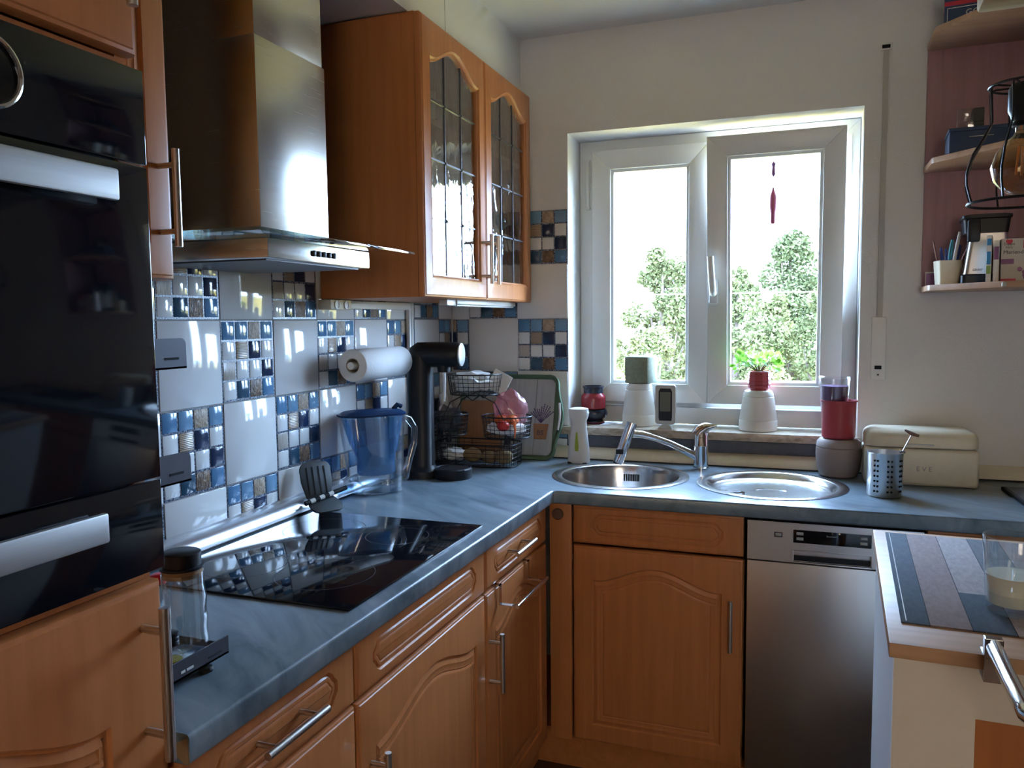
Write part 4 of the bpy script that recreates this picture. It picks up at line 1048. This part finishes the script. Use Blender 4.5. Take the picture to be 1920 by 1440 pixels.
t = thing('utensil_holder', 'perforated stainless steel utensil holder in front of the bread bin', 'utensil holder', (1.522, -.375, .9005))
MB().lathe([(.044, 0), (.0465, .003), (.0475, .124), (.049, .126), (.046, .126), (.0445, .004), (.02, .003)], (0, 0, 0), 40).build('can', 'steel', t)
m = MB()
for a in (-128, -117, -84, -72, -40, -30):
    for j in range(7):
        z = .018+j*.0145; ca, sa = math.cos(R_(a)), math.sin(R_(a)); r = .0466+z*.008
        m.cyl((r*ca, r*sa, z), ((r+.0009)*ca, (r+.0009)*sa, z), .0032, 10)
m.build('perforation', 'strap_slot', t)['kind'] = 'stuff'
t = thing('stirring_rod', 'thin steel stirrer with flat head leaning in the utensil holder', 'utensil', (1.542, -.375, .908))
MB().cyl((-.03, 0, .0), (.046, -.01, .172), .0018, 8).build('rod', 'steel_handle', t)
m = MB().tube([(.030, .002, .182), (.046, -.01, .174), (.062, -.02, .170)], .005, 8, rs=[.003, .006, .004]); m.build('head', 'patina_brown', t)
MB().tube([(.03, -.004, .120), (.023, -.006, .121), (.018, -.004, .119)], .004, 8).build('clip', 'chrome', t)
t = thing('slate_board', 'dark flat board lying on the worktop at the right edge', 'board', (1.98, -.30, .9005), R_(3))
B(-.125, .25, -.11, .115, 0, .010, bev=.002).build('plate', 'black_plastic', t)
B(-.118, .243, -.103, .108, .010, .0108).build('surface', 'dark_grey_panel', t)

# ------------------------------------------------------------------ corner shelf unit on the window wall
t = thing('corner_shelf', 'beech open end shelf unit on the wall right of the window', 'shelf', (0, 0, 0))
B(1.644, 1.93, -.016, .0025, 1.4855, 2.248).build('back_panel', 'shelf_back', t, smooth=False)
B(1.93, 1.948, -.385, .0025, 1.4855, 2.44).build('side_panel', 'shelf_back', t, smooth=False)
for z in (1.4855, 1.857, 2.230):
    MB().prism([(1.640, -.0165), (1.640, -.185), (1.645, -.195), (1.80, -.385), (1.929, -.385), (1.929, -.0165)], z, z+.017, 'xy', bev=.0015).build('shelf_board', 'shelf_wood', t)
B(1.793, 1.804, -.391, -.3855, 1.4875, 1.4985, bev=.002).build('cam_cover', 'silver_plastic', t)
z1 = 1.503; z2 = 1.8745; z3 = 2.2475
t = thing('pen_cup', 'cream pen cup on the bottom board of the corner shelf', 'pen cup', (1.700, -.125, z1), R_(10))
MB().rings([[(x, y, z) for x, y in rrect(-.032*k, .032*k, -.032*k, .032*k, .010)] for k, z in ((.86, 0), (.88, .003), (1.02, .073), (.96, .073), (.84, .006))], True, True, True).build('cup', 'cream', t)
for dx, dy, lx, ly, h_, mt, lb, r in ((-.022, 0, -.028, -.01, .125, 'brown_pen', 'brown pencil leaning left in the pen cup', .003), (-.012, -.01, -.014, 0, .105, 'blue_pen', 'dark blue pen left of centre in the pen cup', .004), (0, .008, .012, .0, .128, 'teal_pen', 'teal brush pen in the middle of the pen cup', .006),
                                   (.012, -.004, .022, .0, .150, 'white_plastic', 'white pen standing tallest in the pen cup', .005), (.014, .012, .026, .0, .112, 'blue_pen', 'blue marker behind the tall white pen', .006), (.022, -.014, .034, -.01, .098, 'brown_pen', 'reddish brown pen leaning right in the pen cup', .004), (-.004, -.016, -.006, -.004, .100, 'blue_pen', 'short navy pen at the front of the pen cup', .004)):
    q = thing('pen', lb, 'pen', (1.700+dx*.6, -.125+dy, z1+.008), 0, 'pens in the cup')
    a, b = Vector((0, 0, 0)), Vector((lx, ly, h_)); MB().cyl(a, a.lerp(b, .75), r, 8).build('barrel', mt, q); MB().cyl(a.lerp(b, .75), b, r*1.1, 8, r*.7).build('tip', mt, q)
t = thing('coffee_grinder', 'steel coffee grinder with black hopper on the bottom shelf board', 'coffee grinder', (1.790, -.155, z1), R_(-4))
def sq(k): return [(x, y) for x, y in rrect(-.055*k, .055*k, -.055*k*.9, .055*k*.9, .012)]
m = MB().rings([[(x+dx, y, z) for x, y in sq(k)] for k, dx, z in ((1.12, 0, .0), (1.12, 0, .024), (1.05, 0, .028))], True, True, True); m.build('base', 'black_plastic', t)
MB().rings([[(x+dx, y, z) for x, y in sq(k)] for k, dx, z in ((1.0, 0, .0285), (.86, .008, .145))], True, True, True).build('steel_body', 'steel', t)
MB().rings([[(x+dx, y, z) for x, y in sq(k)] for k, dx, z in ((1.0, 0, .1455), (1.08, 0, .185), (1.15, 0, .188), (1.15, 0, .196), (.9, 0, .200))], True, True, True).build('hopper', 'black_plastic', t)
B(-.050, -.018, -.075, -.050, .120, .182, bev=.004).build('spout', 'black_plastic', t)
text('lettering', 'GRAEF', .009, 'dark_print', t, (-.020, -.0500, .040), (PI/2, 0, 0))
def book(name, label, x, y, w_, d_, h_, mt, rz, bands, group='packs on the bottom shelf board'):
    t = thing(name, label, 'box', (x, y, z1), rz, group); B(-w_/2, w_/2, -d_/2, d_/2, 0, h_, bev=.001).build('carton', mt, t)
    for z, hh, bm_ in bands: B(-w_/2+.001, w_/2-.001, -d_/2-.0006, -d_/2+.0003, z, z+hh).build('print', bm_, t, smooth=False)
    return t
book('slim_carton', 'slim white and blue carton standing beside the coffee grinder', 1.7825, -.275, .012, .10, .128, 'white_print', R_(-12), [(.1, .018, 'blue_print'), (.048, .035, 'blue_print'), (.022, .022, 'green_print')])
book('slim_carton', 'plain white carton between blue carton and supplement box', 1.7985, -.285, .013, .10, .112, 'white_print', R_(-12), [(.06, .035, 'purple_print')])
t = thing('supplement_box', 'pale supplement box with red print at the right of the bottom shelf', 'box', (1.858, -.292, z1), R_(-4))
B(-.052, .052, -.02, .02, 0, .117, bev=.001).build('carton', 'box_card', t)
B(-.001, .052, -.0206, -.0198, .090, .112).build('red_field', 'red_print', t, smooth=False); B(-.052, -.016, -.0206, -.0198, .001, .008).build('red_field', 'red_print', t, smooth=False)
B(-.052, -.022, -.0206, -.0198, .048, .062).build('purple_field', 'purple_print', t, smooth=False)
text('lettering', 'aktiv', .018, 'white_print', t, (.024, -.0208, .101), (PI/2, 0, 0)); text('lettering', 'Mariendistel', .0145, 'dark_print', t, (-.048, -.0208, .080), (PI/2, 0, 0), align='LEFT')
text('lettering', 'Doppel\nherz', .009, 'dark_print', t, (-.034, -.0208, .098), (PI/2, 0, 0))
m = MB()
for dx in (-.0035, .0035): m.sphere((-.034+dx, -.0202, .110), .005, 10, 8, (1, .12, 1))
m.sphere((-.034, -.0202, .1065), .005, 10, 8, (1, .12, 1)); m.build('heart_print', 'red_print', t)
m = MB(); rg = random.Random(3)
for i in range(16): m.sphere((.012+rg.uniform(-.02, .03), -.0202, .022+rg.uniform(-.012, .016)), .006, 8, 6, (1, .08, 1))
m.build('flower_print', 'purple_print', t)
for x, w_, lb, mt in ((1.664, .030, 'small reddish photo print at the left end of the bottom shelf', 'purple_print'), (1.690, .018, 'small dark photo print half behind the pen cup', 'dark_print')):
    q = thing('photo_print', lb, 'photo', (x, -.055, z1)); B(-w_/2, w_/2, 0, .003, 0, .045).build('card', 'box_card', q, smooth=False); B(-w_/2+.002, w_/2-.002, -.0006, .0004, .004, .041).build('picture', mt, q, smooth=False)
t = thing('storage_box', 'dark blue flat box on the middle board of the corner shelf', 'box', (1.790, -.190, z2), R_(-3))
B(-.110, .105, -.06, .06, 0, .058, bev=.002).build('carton', 'blue_box', t); B(-.112, .107, -.062, .062, .0585, .068, bev=.002).build('lid', 'blue_box', t)
B(-.06, .0, -.0612, -.0598, .040, .0415).build('label_line', 'silver_plastic', t, smooth=False)
t = thing('clear_case', 'small clear case with black clip on top of the blue box', 'case', (1.735, -.19, z2+.0685), R_(-3))
B(-.034, .034, -.03, .03, 0, .058, bev=.003).build('case_shell', 'clear_plastic', t); B(.006, .0335, -.029, .029, .001, .057, bev=.002).build('clip', 'black_plastic', t)
t = thing('tea_tin', 'blue and red printed box on the top board of the corner shelf', 'box', (1.735, -.125, z3), R_(-6))
B(-.065, .085, -.04, .04, 0, .10, bev=.002).build('carton', 'blue_box', t); B(-.0655, .0855, -.0405, .0405, .062, .074).build('red_band', 'red_print', t, smooth=False)
frame4(-.058, .078, .008, .056, .0015, -.0408, -.0395, .0002).build('border_print', 'white_print', t)
text('lettering', 'GOLD', .024, 'silver_plastic', t, (.022, -.0408, .037), (PI/2, 0, 0))

# ------------------------------------------------------------------ breakfast bar
BR = R_(-2.0)
t = thing('breakfast_bar', 'raised bar counter with beech edged top at the right', 'bar counter', (1.415, -1.781, 0), BR)
B(0, 1.9, 0, .584, .981, 1.0, bev=.0012).build('top', 'bar_wood', t)
B(.006, .098, .006, .024, .001, .9805).build('end_panel', 'white_board', t, smooth=False)
B(.006, .022, .0245, .56, .001, .9805).build('side_panel', 'white_pvc', t, smooth=False)
B(.0985, 1.88, .156, .174, .8475, .9805).build('apron', 'white_board', t, smooth=False)
B(.0985, 1.88, .166, .184, .001, .847).build('back_panel', 'beech', t, smooth=False)
B(.0985, 1.88, .54, .56, .001, .9805).build('back_panel', 'white_board', t, smooth=False)
t = thing('towel_rail', 'polished chrome rail clamped to the front edge of the bar top', 'towel rail', (1.415, -1.781, 0), BR)
MB().tube([(.112, -.012, 1.016), (.112, -.10, 1.016), (.113, -.175, 1.016), (.114, -.186, 1.015), (.120, -.194, 1.014), (.134, -.197, 1.014), (.36, -.197, 1.014), (.374, -.194, 1.014), (.380, -.186, 1.015), (.381, -.175, 1.016), (.382, -.012, 1.016)], .0092, 16).build('rail', 'chrome', t)
for x in (.112, .382):
    m = MB().box(x-.010, x+.010, -.014, .020, 1.0004, 1.0026); m.box(x-.010, x+.010, -.014, -.0012, .972, 1.0255, bev=.001); m.box(x-.010, x+.010, -.0135, .020, .972, .980)
    m.build('clamp', 'chrome', t, smooth=False)
t = thing('placemat', 'grey wood-plank print placemat on the bar counter', 'placemat', (1.455, -1.22, 1.0005), R_(-2.3))
B(0, .36, -.486, 0, 0, .002, bev=.0006).build('mat', 'placemat_print', t)
m = MB(); m.box(.006, .0072, -.48, -.006, .002, .0023); m.build('stitching', 'white_print', t, smooth=False)
t = thing('drinking_glass', 'glass tumbler half full of milky drink on the placemat', 'glass', (1.583, -1.616, 1.0028))
MB().lathe([(.001, 0), (.030, 0), (.033, .003), (.039, .104), (.0385, .1055), (.0365, .104), (.031, .012), (.001, .010)], (0, 0, 0), 40, cap0=False, cap1=False).build('tumbler', 'clear_glass', t)
MB().lathe([(.0305, .0125), (.0342, .052)], (0, 0, 0), 40).build('drink', 'milk', t)

# ------------------------------------------------------------------ pendant lamp
LX, LY, LZ = 1.634, -1.334, 1.650
t = thing('pendant_lamp', 'black wire cage pendant lamp with round bulb over the bar', 'pendant lamp', (LX, LY, LZ))
MB().lathe([(.012, .052), (.015, .060), (.030, .085), (.042, .048-.04), (.047, -.012), (.044, -.030), (.032, -.044), (.012, -.050), (.001, -.051)][0:0]+[(.013, .058), (.016, .050), (.026, .042), (.040, .024), (.047, 0), (.042, -.022), (.028, -.038), (.012, -.046), (.001, -.047)], (0, 0, 0), 32, cap0=False, cap1=False).build('bulb', 'smoked_bulb', t)
m = MB()
for a in range(4): m.cyl((.010*math.cos(a*PI/2), .010*math.sin(a*PI/2), -.012), (.007*math.cos(a*PI/2), .007*math.sin(a*PI/2), .034), .0018, 8)
m.build('filament', 'copper_filament', t)
MB().cyl((0, 0, -.01), (0, 0, .055), .0012, 6).build('glass_stem', 'clear_glass', t)
MB().lathe([(.013, .056), (.0135, .068)], (0, 0, 0), 20).build('screw_cap', 'chrome', t)
MB().lathe([(.017, .064), (.019, .066), (.017, .072), (.019, .076), (.021, .082), (.0245, .090), (.0245, .125), (.020, .132), (.005, .136)], (0, 0, 0), 28).build('socket', 'black_plastic', t)
def ring_(r, z, k=.002): return MB().tube([(r*math.cos(2*PI*i/36), r*math.sin(2*PI*i/36), z) for i in range(36)], k, 8, closed=True)
ring_(.078, -.056, .0024).build('cage_ring', 'black_wire', t); ring_(.052, .130).build('cage_ring', 'black_wire', t)
for i in range(8):
    a = 2*PI*i/8+.25; c, s = math.cos(a), math.sin(a)
    MB().tube([(r*c, r*s, z) for r, z in ((.024, .129), (.045, .131), (.0515, .129), (.053, .124), (.050, .072), (.062, .050), (.078, .022), (.087, -.008), (.086, -.028), (.078, -.056))], .0017, 6).build('cage_wire', 'black_wire', t)
MB().tube([(0, 0, .134), (0, 0, .20), (.0, 0, .262)], .003, 8).build('cord', 'black_plastic', t)
t = thing('lamp_beam', 'pale wooden beam carrying the pendant lamp above the bar', 'beam', (1.565, -1.322, 1.913), R_(-2))
B(0, .78, -.03, .03, 0, .058, bev=.006).build('timber', 'pale_wood', t)
for x in (.35, .70): MB().cyl((x, 0, .055), (x, 0, 2.4400-1.913), .004, 8).build('suspension_rope', 'cork', t)
